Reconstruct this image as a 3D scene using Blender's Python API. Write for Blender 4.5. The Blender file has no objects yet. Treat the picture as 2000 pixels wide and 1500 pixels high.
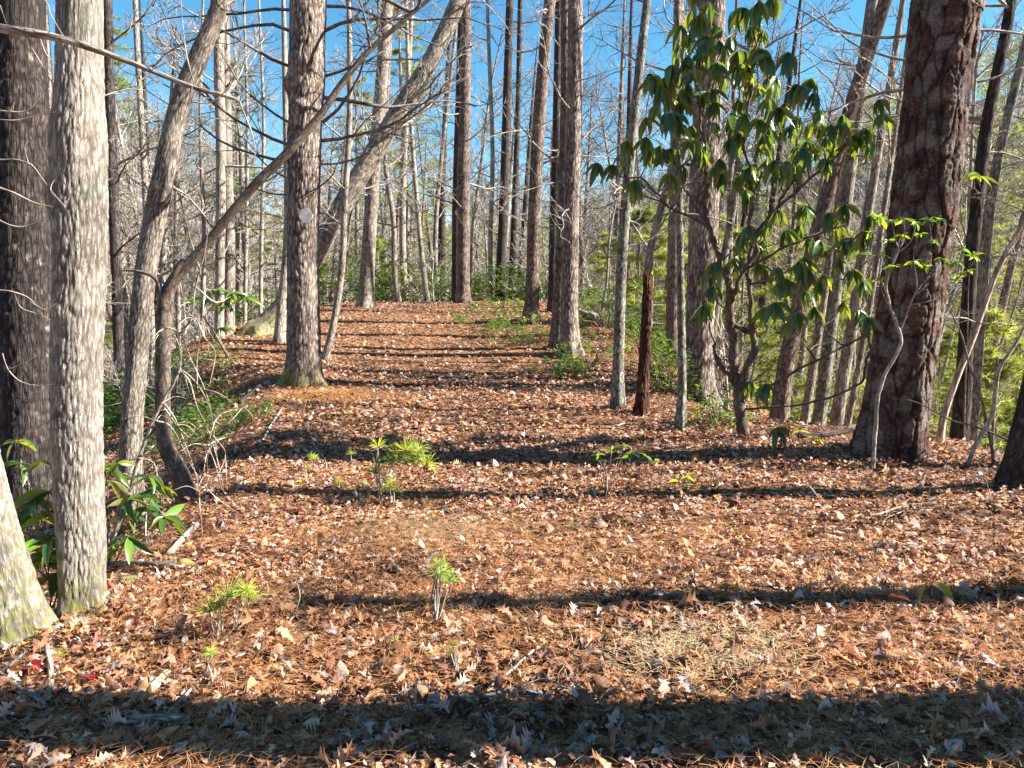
import bpy, math, random
import numpy as np
from mathutils import Vector, Matrix

# ------------------------------------------------------------------ camera, sky, sun, exposure
SC = bpy.context.scene
COL = SC.collection
PITCH = math.radians(7.0)
FOC = 1483.0
CAM = np.array([0.0, 0.0, 1.6])
cam_d = bpy.data.cameras.new('camera')
cam_d.sensor_width = 36.0
cam_d.lens = 36.0 * FOC / 2000.0
cam_d.clip_start = 0.05
cam_d.clip_end = 3000
cam = bpy.data.objects.new('camera', cam_d)
COL.objects.link(cam)
cam.location = CAM
cam.rotation_euler = (math.radians(90) - PITCH, 0, 0)
SC.camera = cam

SUN_EL, SUN_AZ = math.radians(35), math.radians(93)      # azimuth clockwise from +Y
W = bpy.data.worlds.new('World')
SC.world = W
W.use_nodes = True
wn = W.node_tree
wn.nodes.clear()
sky = wn.nodes.new('ShaderNodeTexSky')
sky.sky_type = 'NISHITA'
sky.sun_disc = False
sky.sun_elevation = SUN_EL
sky.sun_rotation = SUN_AZ
sky.altitude = 800
sky.air_density = 1.0
sky.dust_density = 0.3
sky.ozone_density = 1.6
hs = wn.nodes.new('ShaderNodeHueSaturation')
hs.inputs['Saturation'].default_value = 1.32
hs.inputs['Hue'].default_value = 0.484
bg = wn.nodes.new('ShaderNodeBackground')
bg.inputs['Strength'].default_value = 0.055
wo = wn.nodes.new('ShaderNodeOutputWorld')
wn.links.new(sky.outputs[0], hs.inputs['Color'])
wn.links.new(hs.outputs[0], bg.inputs[0])
wn.links.new(bg.outputs[0], wo.inputs[0])

sun_d = bpy.data.lights.new('sun', 'SUN')
sun_d.energy = 5.0
sun_d.angle = math.radians(0.55)
sun_d.color = (1.0, 0.94, 0.85)
sun = bpy.data.objects.new('sun', sun_d)
COL.objects.link(sun)
sv = Vector((math.cos(SUN_EL) * math.sin(SUN_AZ), math.cos(SUN_EL) * math.cos(SUN_AZ), math.sin(SUN_EL)))
sun.rotation_euler = (-sv).to_track_quat('-Z', 'Y').to_euler()
sun.location = (30, 0, 30)

SC.view_settings.view_transform = 'Standard'
SC.view_settings.look = 'None'
SC.view_settings.gamma = 1
SC.view_settings.exposure = 2.05
SC.view_settings.use_curve_mapping = False
SC.render.engine = 'CYCLES'
SC.cycles.max_bounces = 6
SC.cycles.diffuse_bounces = 3
SC.cycles.transparent_max_bounces = 4

rs = np.random.RandomState(7)
PI = math.pi

# ------------------------------------------------------------------ numpy helpers
np.seterr(over='ignore')
def hash01(ix, iy, iz=0, s=0):
    n = (ix.astype(np.int64) * 374761393 + iy.astype(np.int64) * 668265263 + np.int64(s) * 1274126177
         + (iz.astype(np.int64) if hasattr(iz, 'astype') else np.int64(iz)) * 2147483647)
    n = (n ^ (n >> 13)) * 1274126177
    n = n ^ (n >> 16)
    return (n & 0xFFFFFF) / float(0xFFFFFF)

def vn2(x, y, s=0):
    x = np.asarray(x, float); y = np.asarray(y, float)
    ix = np.floor(x); iy = np.floor(y)
    fx = x - ix; fy = y - iy
    fx = fx * fx * (3 - 2 * fx); fy = fy * fy * (3 - 2 * fy)
    a = hash01(ix, iy, 0, s); b = hash01(ix + 1, iy, 0, s)
    c = hash01(ix, iy + 1, 0, s); d = hash01(ix + 1, iy + 1, 0, s)
    return (a * (1 - fx) + b * fx) * (1 - fy) + (c * (1 - fx) + d * fx) * fy - 0.5

def fbm(x, y, s=0, o=3):
    r = 0; a = 1.0
    for k in range(o):
        r = r + a * vn2(x * 2 ** k, y * 2 ** k, s + k * 7); a *= 0.5
    return r

def smooth(t):
    t = np.clip(t, 0, 1)
    return t * t * (3 - 2 * t)

class Acc:
    """collects vertices and faces; becomes one mesh object"""
    def __init__(self):
        self.V = []; self.F3 = []; self.F4 = []; self.bk = []; self.col = []; self.n = 0
    def add(self, V, F3=None, F4=None, bk=None, col=None):
        V = np.asarray(V, float).reshape(-1, 3)
        if F3 is not None and len(F3): self.F3.append(np.asarray(F3, np.int64).reshape(-1, 3) + self.n)
        if F4 is not None and len(F4): self.F4.append(np.asarray(F4, np.int64).reshape(-1, 4) + self.n)
        self.V.append(V)
        self.bk.append(V if bk is None else np.asarray(bk, float).reshape(-1, 3))
        if col is None: c = np.zeros((len(V), 3)); c[:, 0] = 1
        else: c = np.broadcast_to(np.asarray(col, float), (len(V), 3))
        self.col.append(c)
        self.n += len(V)
    def merge(self, o, M=None, t=None):
        if not o.V: return
        V = np.concatenate(o.V)
        if M is not None: V = V @ np.asarray(M).T
        if t is not None: V = V + t
        f3 = np.concatenate(o.F3) if o.F3 else None
        f4 = np.concatenate(o.F4) if o.F4 else None
        self.add(V, f3, f4, np.concatenate(o.bk), np.concatenate(o.col))
    def mesh(self, name, mat, off=None, smooth_=True):
        V = np.concatenate(self.V)
        if off is not None: V = V - np.asarray(off)
        f3 = np.concatenate(self.F3) if self.F3 else np.zeros((0, 3), np.int64)
        f4 = np.concatenate(self.F4) if self.F4 else np.zeros((0, 4), np.int64)
        me = bpy.data.meshes.new(name)
        me.vertices.add(len(V)); me.vertices.foreach_set('co', V.astype(np.float32).ravel())
        nl = f3.size + f4.size
        me.loops.add(nl)
        me.loops.foreach_set('vertex_index', np.concatenate([f3.ravel(), f4.ravel()]).astype(np.int32))
        np_ = len(f3) + len(f4)
        me.polygons.add(np_)
        ls = np.concatenate([np.arange(len(f3)) * 3, len(f3) * 3 + np.arange(len(f4)) * 4]).astype(np.int32)
        me.polygons.foreach_set('loop_start', ls)
        me.polygons.foreach_set('use_smooth', np.full(np_, smooth_, dtype=bool))
        me.update(calc_edges=True)
        a = me.attributes.new('bk', 'FLOAT_VECTOR', 'POINT')
        a.data.foreach_set('vector', np.concatenate(self.bk).astype(np.float32).ravel())
        c = me.attributes.new('tint', 'FLOAT_VECTOR', 'POINT')
        c.data.foreach_set('vector', np.concatenate(self.col).astype(np.float32).ravel())
        me.materials.append(mat)
        return me

def empty(name, loc, label=None, cat=None, group=None, rz=0, scale=1.0):
    o = bpy.data.objects.new(name, None)
    o.empty_display_size = 0.2
    o.location = loc; o.rotation_euler = (0, 0, rz); o.scale = (scale,) * 3
    COL.objects.link(o)
    tag(o, label, cat, group)
    return o

def tag(o, label=None, cat=None, group=None, kind=None):
    if label: o['label'] = label
    if cat: o['category'] = cat
    if group: o['group'] = group
    if kind: o['kind'] = kind
    return o

def put(name, me, parent=None, loc=(0, 0, 0), rot=None, scale=None):
    o = bpy.data.objects.new(name, me)
    if parent is not None: o.parent = parent
    o.location = loc
    if rot is not None:
        if isinstance(rot, Matrix): o.rotation_euler = rot.to_euler()
        else: o.rotation_euler = rot
    if scale is not None: o.scale = scale if hasattr(scale, '__len__') else (scale,) * 3
    COL.objects.link(o)
    return o

def part(name, acc, mat, root):
    """mesh part given in world coordinates under an unrotated root"""
    return put(name, acc.mesh(name, mat, off=np.array(root.location)), root)

# ------------------------------------------------------------------ image ray helpers
def ray(px, py):
    f = np.array([0, math.cos(PITCH), -math.sin(PITCH)]); u = np.array([0, math.sin(PITCH), math.cos(PITCH)])
    return f + np.array([1, 0, 0]) * (px - 1000) / FOC + u * (750 - py) / FOC

def P(px, py, d):
    r = ray(px, py)
    return CAM + r * (d / r[1])

def rad(w, d):
    return 0.5 * w / FOC * d

def project(p):
    q = np.asarray(p) - CAM
    f = np.array([0, math.cos(PITCH), -math.sin(PITCH)]); u = np.array([0, math.sin(PITCH), math.cos(PITCH)])
    dz = q @ f
    return 1000 + FOC * q[..., 0] / dz, 750 - FOC * (q @ u) / dz

# ------------------------------------------------------------------ terrain
def curve(ks):
    k = np.array(ks, float)
    g = np.arange(-60, 460, 0.25)
    v = np.interp(g, k[:, 0], k[:, 1])
    w = np.hanning(11); w /= w.sum()
    v2 = np.convolve(np.pad(v, 5, mode='edge'), w, 'valid')
    return lambda y: np.interp(y, g, v2)

ZC = curve([(-60, -2), (-8, 0.0), (6, 0.0), (10, 0.03), (13, 0.13), (16, .43), (20, .9), (23, 1.17), (25, 1.22), (27, 1.1),
            (32, .2), (40, -1.6), (60, -4), (400, -4)])
XL = curve([(-60, -2.4), (0, -2.4), (3, -2.2), (4, -1.9), (6, -2.1), (8, -2.6), (10, -3.0), (12, -3.7), (13.3, -4.4), (15, -6.2),
            (17, -6.7), (19, -6.3), (21, -5.7), (24, -5.2), (30, -5), (460, -5)])
XR = curve([(-60, 6), (0, 5.2), (4, 4.8), (6, 4.3), (7.9, 4.3), (8.7, 3.2), (9.5, 2.4), (10.6, 1.9), (12, 2.0), (15, 2.2), (17, 2.1),
            (20, 1.8), (24, 1.4), (28, 1.0), (460, 1)])
XC = curve([(-60, 0), (3, 0), (8, -.2), (13, -1.0), (18, -1.7), (24, -2.4), (460, -2.4)])

HILL = curve([(-60, 30), (-45, 30), (-31, 31), (-26, 31), (-22, 27), (-16, 21), (-9, 15), (-3, 13), (4, 17), (12, 24), (20, 32), (30, 45), (60, 40), (460, 40)])

def H(x, y, fine=True):
    x = np.asarray(x, float); y = np.asarray(y, float)
    z = ZC(y)
    near = np.clip(1 - np.hypot(x, y - 10) / 45, 0, 1)
    q = x - XC(y)
    z = z + np.where(y < 30, np.clip(0.022 * (np.abs(q) - 0.9), 0, 0.08) * near, 0)
    z = z + 0.028 * np.clip(x, -3, 4.5) * np.clip((8 - y) / 5, 0, 1)
    tl = np.clip(XL(y) - x, 0, None); tr = np.clip(x - XR(y), 0, None)
    dl = tl * tl / (tl + 0.6) * 0.62
    dr = tr * tr / (tr + 0.7) * (0.56 + 0.05 * np.clip((10 - y) / 6, 0, 1))
    DL, DR = 3.4, 5.2
    z = z - DL * (1 - np.exp(-dl / DL)) - DR * (1 - np.exp(-dr / DR))
    r = np.hypot(x, y)
    az = np.degrees(np.arctan2(x, np.maximum(y, 1e-3)))
    z = z + HILL(az) * 1.12 * smooth((r - 55) / 135)
    z = z + fbm(x / 9, y / 9, 3) * 0.5 * smooth((np.abs(x + 1) - 5) / 5)
    z = z + fbm(x / 38, y / 38, 9) * 5 * smooth((r - 50) / 60)
    if fine:
        nf = np.clip(1.4 - r / 30, 0, 1)
        z = z + (fbm(x / 0.9, y / 0.9, 21) * 0.055 + fbm(x / 0.16, y / 0.16, 31, 2) * 0.016) * nf
        # needle mound at the foot of the blazed pine
        z = z + 0.10 * np.exp(-((x + 3.5) ** 2 / .7 + (y - 12.7) ** 2 / .45))
    return z

def hit(px, py, dmax=120):
    r = ray(px, py)
    t = np.concatenate([np.arange(1.2, 30, 0.02), np.arange(30, dmax, 0.1)])
    p = CAM[None] + r[None] * t[:, None]
    b = np.where(p[:, 2] < H(p[:, 0], p[:, 1]))[0]
    if len(b) == 0: return None
    return p[b[0]]

# ------------------------------------------------------------------ materials
def nmat(name):
    m = bpy.data.materials.new(name); m.use_nodes = True
    nt = m.node_tree; nt.nodes.clear()
    return m, nt, nt.nodes.new, nt.links.new

def ramp(nt, stops, interp='LINEAR'):
    r = nt.nodes.new('ShaderNodeValToRGB')
    r.color_ramp.interpolation = interp
    e = r.color_ramp.elements
    while len(e) > 1: e.remove(e[0])
    e[0].position = stops[0][0]; e[0].color = (*stops[0][1], 1)
    for p, c in stops[1:]:
        k = e.new(p); k.color = (*c, 1)
    return r

def bark_mat(name, plate, plate2, crack, scale=26, stretch=5.0, lichen=None, lamt=0.0, bump=0.6, rough=0.95, moss=None, crackw=0.16, fine=0.0):
    """bark: attribute bk = (cos*R, sin*R, along); tint.x = geometry crack mask, tint.y = moss"""
    m, nt, N, L = nmat(name)
    at = N('ShaderNodeAttribute'); at.attribute_name = 'bk'
    tn = N('ShaderNodeAttribute'); tn.attribute_name = 'tint'
    sp = N('ShaderNodeSeparateXYZ'); L(tn.outputs['Vector'], sp.inputs[0])
    mp = N('ShaderNodeMapping'); mp.inputs['Scale'].default_value = (scale, scale, scale / stretch)
    L(at.outputs['Vector'], mp.inputs[0])
    nz = N('ShaderNodeTexNoise'); nz.inputs['Scale'].default_value = 1.3; nz.inputs['Detail'].default_value = 5
    L(mp.outputs[0], nz.inputs['Vector'])
    mx = N('ShaderNodeMixRGB'); mx.inputs[0].default_value = 0.35
    L(mp.outputs[0], mx.inputs[1]); L(nz.outputs['Color'], mx.inputs[2])
    ad = N('ShaderNodeVectorMath'); ad.operation = 'MULTIPLY_ADD'
    L(nz.outputs['Color'], ad.inputs[0]); ad.inputs[1].default_value = (.9, .9, .25); L(mp.outputs[0], ad.inputs[2])
    vo = N('ShaderNodeTexVoronoi'); vo.feature = 'DISTANCE_TO_EDGE'; vo.inputs['Scale'].default_value = 0.55
    L(ad.outputs[0], vo.inputs['Vector'])
    vc = N('ShaderNodeTexVoronoi'); vc.inputs['Scale'].default_value = 0.55
    L(ad.outputs[0], vc.inputs['Vector'])
    cr = ramp(nt, [(0.0, (fine, fine, fine)), (crackw, (1, 1, 1))])
    mp2 = N('ShaderNodeMapping'); mp2.inputs['Scale'].default_value = (scale * 1.25, scale * 1.25, scale / stretch * 2.3); L(at.outputs['Vector'], mp2.inputs[0])
    ad2 = N('ShaderNodeVectorMath'); ad2.operation = 'MULTIPLY_ADD'; L(nz.outputs['Color'], ad2.inputs[0]); ad2.inputs[1].default_value = (1.4, 1.4, 1.0); L(mp2.outputs[0], ad2.inputs[2])
    vo2 = N('ShaderNodeTexVoronoi'); vo2.feature = 'DISTANCE_TO_EDGE'; vo2.inputs['Scale'].default_value = 0.62; L(ad2.outputs[0], vo2.inputs['Vector'])
    ml2 = N('ShaderNodeMath'); ml2.operation = 'MULTIPLY_ADD'; ml2.inputs[1].default_value = 1.3; ml2.inputs[2].default_value = .035; L(vo2.outputs['Distance'], ml2.inputs[0])
    mn2 = N('ShaderNodeMath'); mn2.operation = 'MINIMUM'; L(vo.outputs['Distance'], mn2.inputs[0]); L(ml2.outputs[0], mn2.inputs[1])
    L(mn2.outputs[0], cr.inputs[0])
    n2 = N('ShaderNodeTexNoise'); n2.inputs['Scale'].default_value = 3.2; n2.inputs['Detail'].default_value = 6; n2.inputs['Roughness'].default_value = 0.7
    L(mp.outputs[0], n2.inputs['Vector'])
    pc = ramp(nt, [(0.3, plate2), (0.62, plate)]); 
    a1 = N('ShaderNodeMath'); a1.operation = 'MULTIPLY_ADD'; a1.inputs[1].default_value = 0.25
    sc = N('ShaderNodeSeparateXYZ'); L(vc.outputs['Color'], sc.inputs[0])
    L(sc.outputs[0], a1.inputs[0]); 
    a2 = N('ShaderNodeMath'); a2.operation = 'SUBTRACT'; L(n2.outputs['Fac'], a2.inputs[0]); a2.inputs[1].default_value = 0.1
    L(a2.outputs[0], a1.inputs[2]); L(a1.outputs[0], pc.inputs[0])
    col = pc.outputs[0]
    if lichen:
        n3 = N('ShaderNodeTexNoise'); n3.inputs['Scale'].default_value = 7; n3.inputs['Detail'].default_value = 5
        L(at.outputs['Vector'], n3.inputs['Vector'])
        lr = ramp(nt, [(0.62 - lamt * .25, (0, 0, 0)), (0.70 - lamt * .25, (1, 1, 1))]); L(n3.outputs['Fac'], lr.inputs[0])
        ml = N('ShaderNodeMixRGB'); L(lr.outputs[0], ml.inputs[0]); L(col, ml.inputs[1]); ml.inputs[2].default_value = (*lichen, 1)
        col = ml.outputs[0]
    np_ = N('ShaderNodeTexNoise'); np_.inputs['Scale'].default_value = 4.3; np_.inputs['Detail'].default_value = 5; np_.inputs['Roughness'].default_value = .6
    mp3 = N('ShaderNodeMapping'); mp3.inputs['Scale'].default_value = (1, 1, .55); mp3.inputs['Location'].default_value = (3, 7, 1); L(at.outputs['Vector'], mp3.inputs[0]); L(mp3.outputs[0], np_.inputs['Vector'])
    pr_ = ramp(nt, [(0.48, (0, 0, 0)), (0.64, (.75, .75, .75))]); L(np_.outputs['Fac'], pr_.inputs[0])
    mx_ = N('ShaderNodeMath'); mx_.operation = 'MAXIMUM'; L(cr.outputs[0], mx_.inputs[0]); L(pr_.outputs[0], mx_.inputs[1])
    mc = N('ShaderNodeMixRGB')
    mg = N('ShaderNodeMath'); mg.operation = 'MULTIPLY'
    L(mx_.outputs[0], mg.inputs[0]); L(sp.outputs[0], mg.inputs[1])
    L(mg.outputs[0], mc.inputs[0]); mc.inputs[1].default_value = (*crack, 1); L(col, mc.inputs[2])
    nl_ = N('ShaderNodeTexNoise'); nl_.inputs['Scale'].default_value = 3.1; nl_.inputs['Detail'].default_value = 6; nl_.inputs['Roughness'].default_value = .65
    L(at.outputs['Vector'], nl_.inputs['Vector'])
    rl_ = ramp(nt, [(0.36, (.52, .50, .49)), (0.5, (.88, .87, .86)), (0.66, (1.12, 1.08, 1.02))]); L(nl_.outputs['Fac'], rl_.inputs[0])
    mv = N('ShaderNodeMixRGB'); mv.blend_type = 'MULTIPLY'; mv.inputs[0].default_value = .85; L(mc.outputs[0], mv.inputs[1]); L(rl_.outputs[0], mv.inputs[2])
    col = mv.outputs[0]
    if moss:
        n4 = N('ShaderNodeTexNoise'); n4.inputs['Scale'].default_value = 22; n4.inputs['Detail'].default_value = 4
        L(at.outputs['Vector'], n4.inputs['Vector'])
        mm = N('ShaderNodeMath'); mm.operation = 'MULTIPLY'
        mr = ramp(nt, [(0.4, (0, 0, 0)), (0.56, (1, 1, 1))]); L(n4.outputs['Fac'], mr.inputs[0])
        L(mr.outputs[0], mm.inputs[0]); L(sp.outputs[1], mm.inputs[1])
        m5 = N('ShaderNodeMixRGB'); L(mm.outputs[0], m5.inputs[0]); L(col, m5.inputs[1]); m5.inputs[2].default_value = (*moss, 1)
        col = m5.outputs[0]
    hb = N('ShaderNodeMath'); hb.operation = 'MULTIPLY_ADD'; L(n2.outputs['Fac'], hb.inputs[0]); hb.inputs[1].default_value = 0.5; L(cr.outputs[0], hb.inputs[2])
    bp = N('ShaderNodeBump'); bp.inputs['Strength'].default_value = bump; bp.inputs['Distance'].default_value = 0.25 / scale
    L(hb.outputs[0], bp.inputs['Height'])
    bs = N('ShaderNodeBsdfPrincipled'); bs.inputs['Roughness'].default_value = rough
    bs.inputs['Specular IOR Level'].default_value = 0.25
    L(col, bs.inputs['Base Color']); L(bp.outputs[0], bs.inputs['Normal'])
    o = N('ShaderNodeOutputMaterial'); L(bs.outputs[0], o.inputs[0])
    return m

def flat_mat(name, c, c2=None, scale=40, rough=0.8, spec=0.3, trans=0.0, tcol=None, tint=False, bump=0.0, noise_amt=(0.35, 0.65), under=None):
    m, nt, N, L = nmat(name)
    tc = N('ShaderNodeTexCoord')
    nz = N('ShaderNodeTexNoise'); nz.inputs['Scale'].default_value = scale; nz.inputs['Detail'].default_value = 4
    L(tc.outputs['Object'], nz.inputs['Vector'])
    r = ramp(nt, [(noise_amt[0], c2 or tuple(v * .65 for v in c)), (noise_amt[1], c)]); L(nz.outputs['Fac'], r.inputs[0])
    col = r.outputs[0]
    if tint:
        at = N('ShaderNodeAttribute'); at.attribute_name = 'tint'
        mu = N('ShaderNodeMixRGB'); mu.blend_type = 'MULTIPLY'; mu.inputs[0].default_value = 1
        L(col, mu.inputs[1]); L(at.outputs['Vector'], mu.inputs[2]); col = mu.outputs[0]
    if under:
        ge = N('ShaderNodeNewGeometry')
        mu = N('ShaderNodeMixRGB'); L(ge.outputs['Backfacing'], mu.inputs[0]); L(col, mu.inputs[1]); mu.inputs[2].default_value = (*under, 1)
        col = mu.outputs[0]
    bs = N('ShaderNodeBsdfPrincipled'); bs.inputs['Roughness'].default_value = rough
    bs.inputs['Specular IOR Level'].default_value = spec
    L(col, bs.inputs['Base Color'])
    if bump:
        bp = N('ShaderNodeBump'); bp.inputs['Strength'].default_value = bump; bp.inputs['Distance'].default_value = 0.01
        L(nz.outputs['Fac'], bp.inputs['Height']); L(bp.outputs[0], bs.inputs['Normal'])
    out = bs.outputs[0]
    if trans:
        tr = N('ShaderNodeBsdfTranslucent')
        if tcol: 
            if tint:
                mt = N('ShaderNodeMixRGB'); mt.blend_type = 'MULTIPLY'; mt.inputs[0].default_value = 1
                mt.inputs[1].default_value = (*tcol, 1); L(at.outputs['Vector'], mt.inputs[2]); L(mt.outputs[0], tr.inputs[0])
            else: tr.inputs[0].default_value = (*tcol, 1)
        else: L(col, tr.inputs[0])
        ms = N('ShaderNodeMixShader'); ms.inputs[0].default_value = trans
        L(out, ms.inputs[1]); L(tr.outputs[0], ms.inputs[2]); out = ms.outputs[0]
    o = N('ShaderNodeOutputMaterial'); L(out, o.inputs[0])
    return m

M = {}
M['pale'] = bark_mat('pale_oak_bark', (.56, .51, .44), (.36, .315, .265), (.085, .07, .058), 95, 6.0, (.42, .44, .36), 0.15, 0.9, moss=(.13, .13, .03), crackw=.26, fine=.15)
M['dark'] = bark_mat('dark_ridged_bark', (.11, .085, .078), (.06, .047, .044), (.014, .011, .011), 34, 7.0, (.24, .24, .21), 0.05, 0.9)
M['pine'] = bark_mat('plated_pine_bark', (.19, .105, .078), (.055, .030, .024), (.008, .006, .0055), 85, 1.5, (.26, .215, .185), 0.55, 1.0, crackw=.2, fine=.35)
M['blaze'] = bark_mat('ridged_pine_bark', (.50, .41, .35), (.33, .25, .20), (.045, .032, .026), 36, 6.5, (.34, .33, .28), 0.08, 0.9, moss=(.22, .21, .05))
M['grey'] = bark_mat('grey_bark', (.44, .38, .32), (.28, .235, .195), (.05, .04, .033), 56, 6.0, (.36, .37, .31), 0.12, 0.7, moss=(.27, .25, .07))
M['tan'] = bark_mat('tan_grey_bark', (.52, .46, .38), (.35, .30, .245), (.06, .048, .038), 54, 6.0, (.40, .39, .33), 0.1, 0.7, moss=(.34, .31, .10))
M['lichen'] = bark_mat('lichened_bark', (.38, .34, .28), (.23, .20, .16), (.04, .034, .028), 50, 3.5, (.42, .45, .37), 0.62, 0.7)
M['red'] = bark_mat('reddish_bark', (.38, .29, .235), (.22, .155, .125), (.03, .02, .017), 46, 4.5, (.30, .27, .22), 0.1, 0.7)
M['snag'] = bark_mat('rotten_wood', (.20, .085, .045), (.085, .035, .022), (.018, .010, .008), 40, 7.0, (.30, .21, .14), 0.15, 0.9)
M['twig'] = bark_mat('twig_bark', (.55, .50, .44), (.38, .34, .29), (.12, .10, .08), 60, 4.0, (.42, .41, .36), 0.3, 0.3)
M['twigd'] = bark_mat('dark_twig_bark', (.30, .25, .215), (.17, .14, .12), (.06, .05, .04), 60, 4.0, (.30, .29, .26), 0.2, 0.3)
M['limb'] = bark_mat('dark_limb_bark', (.22, .165, .125), (.12, .09, .07), (.04, .035, .03), 60, 4.0, (.24, .23, .21), 0.2, 0.6)
M['deadwood'] = bark_mat('bleached_dead_wood', (.62, .54, .44), (.42, .35, .27), (.12, .09, .07), 50, 8.0, (.40, .40, .34), 0.15, 0.4)
M['far'] = bark_mat('far_bark', (.40, .35, .32), (.28, .24, .22), (.10, .08, .07), 14, 4.0, None, 0, 0.2)
M['rhod'] = flat_mat('rhododendron_leaf', (.04, .11, .03), (.025, .07, .02), 30, 0.28, 0.5, 0.22, (.30, .42, .03), True, under=(.17, .17, .06))
M['laurel'] = flat_mat('laurel_leaf', (.050, .125, .022), (.030, .08, .015), 30, 0.42, 0.5, 0.32, (.32, .50, .03), True)
M['laurelbright'] = flat_mat('bright_laurel_leaf', (.10, .20, .03), (.06, .13, .02), 30, 0.35, 0.5, 0.3, (.30, .50, .03), True)
M['herb'] = flat_mat('fresh_green_leaf', (.17, .26, .035), (.10, .17, .025), 30, 0.5, 0.4, 0.35, (.45, .55, .05), True)
M['needle'] = flat_mat('pine_needle', (.46, .50, .08), (.32, .38, .06), 30, 0.5, 0.4, 0.25, (.40, .48, .06), True)
M['farneedle'] = flat_mat('distant_needle', (.19, .24, .05), (.12, .16, .035), 3, 0.6, 0.3, 0.45, (.42, .47, .10), True)
M['litter'] = flat_mat('dead_leaf', (1, 1, 1), (.66, .62, .60), 60, 0.62, 0.35, 0.25, None, True)
M['drynee'] = flat_mat('dry_needle', (1, 1, 1), (.7, .65, .6), 60, 0.55, 0.4, 0.1, None, True)
M['cut'] = flat_mat('broken_orange_wood', (.55, .26, .07), (.34, .13, .03), 30, 0.8, 0.2)
M['disc'] = flat_mat('weathered_white_disc', (.60, .57, .55), (.42, .38, .37), 14, 0.5, 0.4)
M['stone'] = flat_mat('lichened_stone', (.36, .34, .30), (.16, .155, .13), 40, 0.9, 0.2, bump=.6)
M['mosscushion'] = flat_mat('grey_green_moss', (.21, .20, .10), (.10, .10, .05), 60, 0.95, 0.1, bump=1)
M['paleblue'] = bark_mat('pale_blue_lichened_twig', (.36, .42, .44), (.25, .27, .27), (.06, .05, .045), 60, 2.0, (.50, .60, .64), 0.7, 0.5)

# ground: leaf litter and needles seen as a sheet
def ground_mat():
    m, nt, N, L = nmat('leaf_litter_ground')
    tc = N('ShaderNodeTexCoord')
    nz = N('ShaderNodeTexNoise'); nz.inputs['Scale'].default_value = 9; nz.inputs['Detail'].default_value = 5
    L(tc.outputs['Object'], nz.inputs['Vector'])
    ad = N('ShaderNodeVectorMath'); ad.operation = 'MULTIPLY_ADD'
    L(nz.outputs['Color'], ad.inputs[0]); ad.inputs[1].default_value = (.10, .10, .10); L(tc.outputs['Object'], ad.inputs[2])
    v1 = N('ShaderNodeTexVoronoi'); v1.inputs['Scale'].default_value = 15; L(ad.outputs[0], v1.inputs['Vector'])
    v2 = N('ShaderNodeTexVoronoi'); v2.inputs['Scale'].default_value = 31; L(ad.outputs[0], v2.inputs['Vector'])
    s1 = N('ShaderNodeSeparateXYZ'); L(v1.outputs['Color'], s1.inputs[0])
    s2 = N('ShaderNodeSeparateXYZ'); L(v2.outputs['Color'], s2.inputs[0])
    mxx = N('ShaderNodeMath'); mxx.operation = 'MULTIPLY_ADD'; mxx.inputs[1].default_value = .45
    L(s1.outputs[0], mxx.inputs[0])
    m2 = N('ShaderNodeMath'); m2.operation = 'MULTIPLY'; m2.inputs[1].default_value = .55; L(s2.outputs[0], m2.inputs[0]); L(m2.outputs[0], mxx.inputs[2])
    r = ramp(nt, [(0.1, (.05, .022, .012)), (0.3, (.12, .05, .022)), (0.48, (.24, .10, .04)), (0.62, (.34, .16, .065)), (0.78, (.42, .24, .12)), (0.92, (.46, .36, .26))])
    L(mxx.outputs[0], r.inputs[0])
    e = N('ShaderNodeTexNoise'); e.inputs['Scale'].default_value = 70; e.inputs['Detail'].default_value = 5
    L(tc.outputs['Object'], e.inputs['Vector'])
    er = ramp(nt, [(0.35, (.35, .33, .33)), (0.6, (1, 1, 1))]); L(e.outputs['Fac'], er.inputs[0])
    mu = N('ShaderNodeMixRGB'); mu.blend_type = 'MULTIPLY'; mu.inputs[0].default_value = .85
    L(r.outputs[0], mu.inputs[1]); L(er.outputs[0], mu.inputs[2])
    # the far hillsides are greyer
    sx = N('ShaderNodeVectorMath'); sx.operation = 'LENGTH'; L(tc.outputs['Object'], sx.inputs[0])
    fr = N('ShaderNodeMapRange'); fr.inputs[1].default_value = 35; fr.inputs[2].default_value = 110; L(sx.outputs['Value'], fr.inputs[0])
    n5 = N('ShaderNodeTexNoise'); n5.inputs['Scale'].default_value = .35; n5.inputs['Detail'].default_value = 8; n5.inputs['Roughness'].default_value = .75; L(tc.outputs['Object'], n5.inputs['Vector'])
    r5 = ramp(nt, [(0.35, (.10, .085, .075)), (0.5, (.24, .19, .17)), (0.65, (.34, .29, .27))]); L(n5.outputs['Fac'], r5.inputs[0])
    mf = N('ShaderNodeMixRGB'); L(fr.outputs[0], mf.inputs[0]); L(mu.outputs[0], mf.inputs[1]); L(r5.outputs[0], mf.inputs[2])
    bp = N('ShaderNodeBump'); bp.inputs['Strength'].default_value = .9; bp.inputs['Distance'].default_value = .03
    hh = N('ShaderNodeMath'); hh.operation = 'ADD'; L(v1.outputs['Distance'], hh.inputs[0]); L(e.outputs['Fac'], hh.inputs[1])
    L(hh.outputs[0], bp.inputs['Height'])
    bs = N('ShaderNodeBsdfPrincipled'); bs.inputs['Roughness'].default_value = .9; bs.inputs['Specular IOR Level'].default_value = .2
    L(mf.outputs[0], bs.inputs['Base Color']); L(bp.outputs[0], bs.inputs['Normal'])
    o = N('ShaderNodeOutputMaterial'); L(bs.outputs[0], o.inputs[0])
    return m
M['ground'] = ground_mat()

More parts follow.
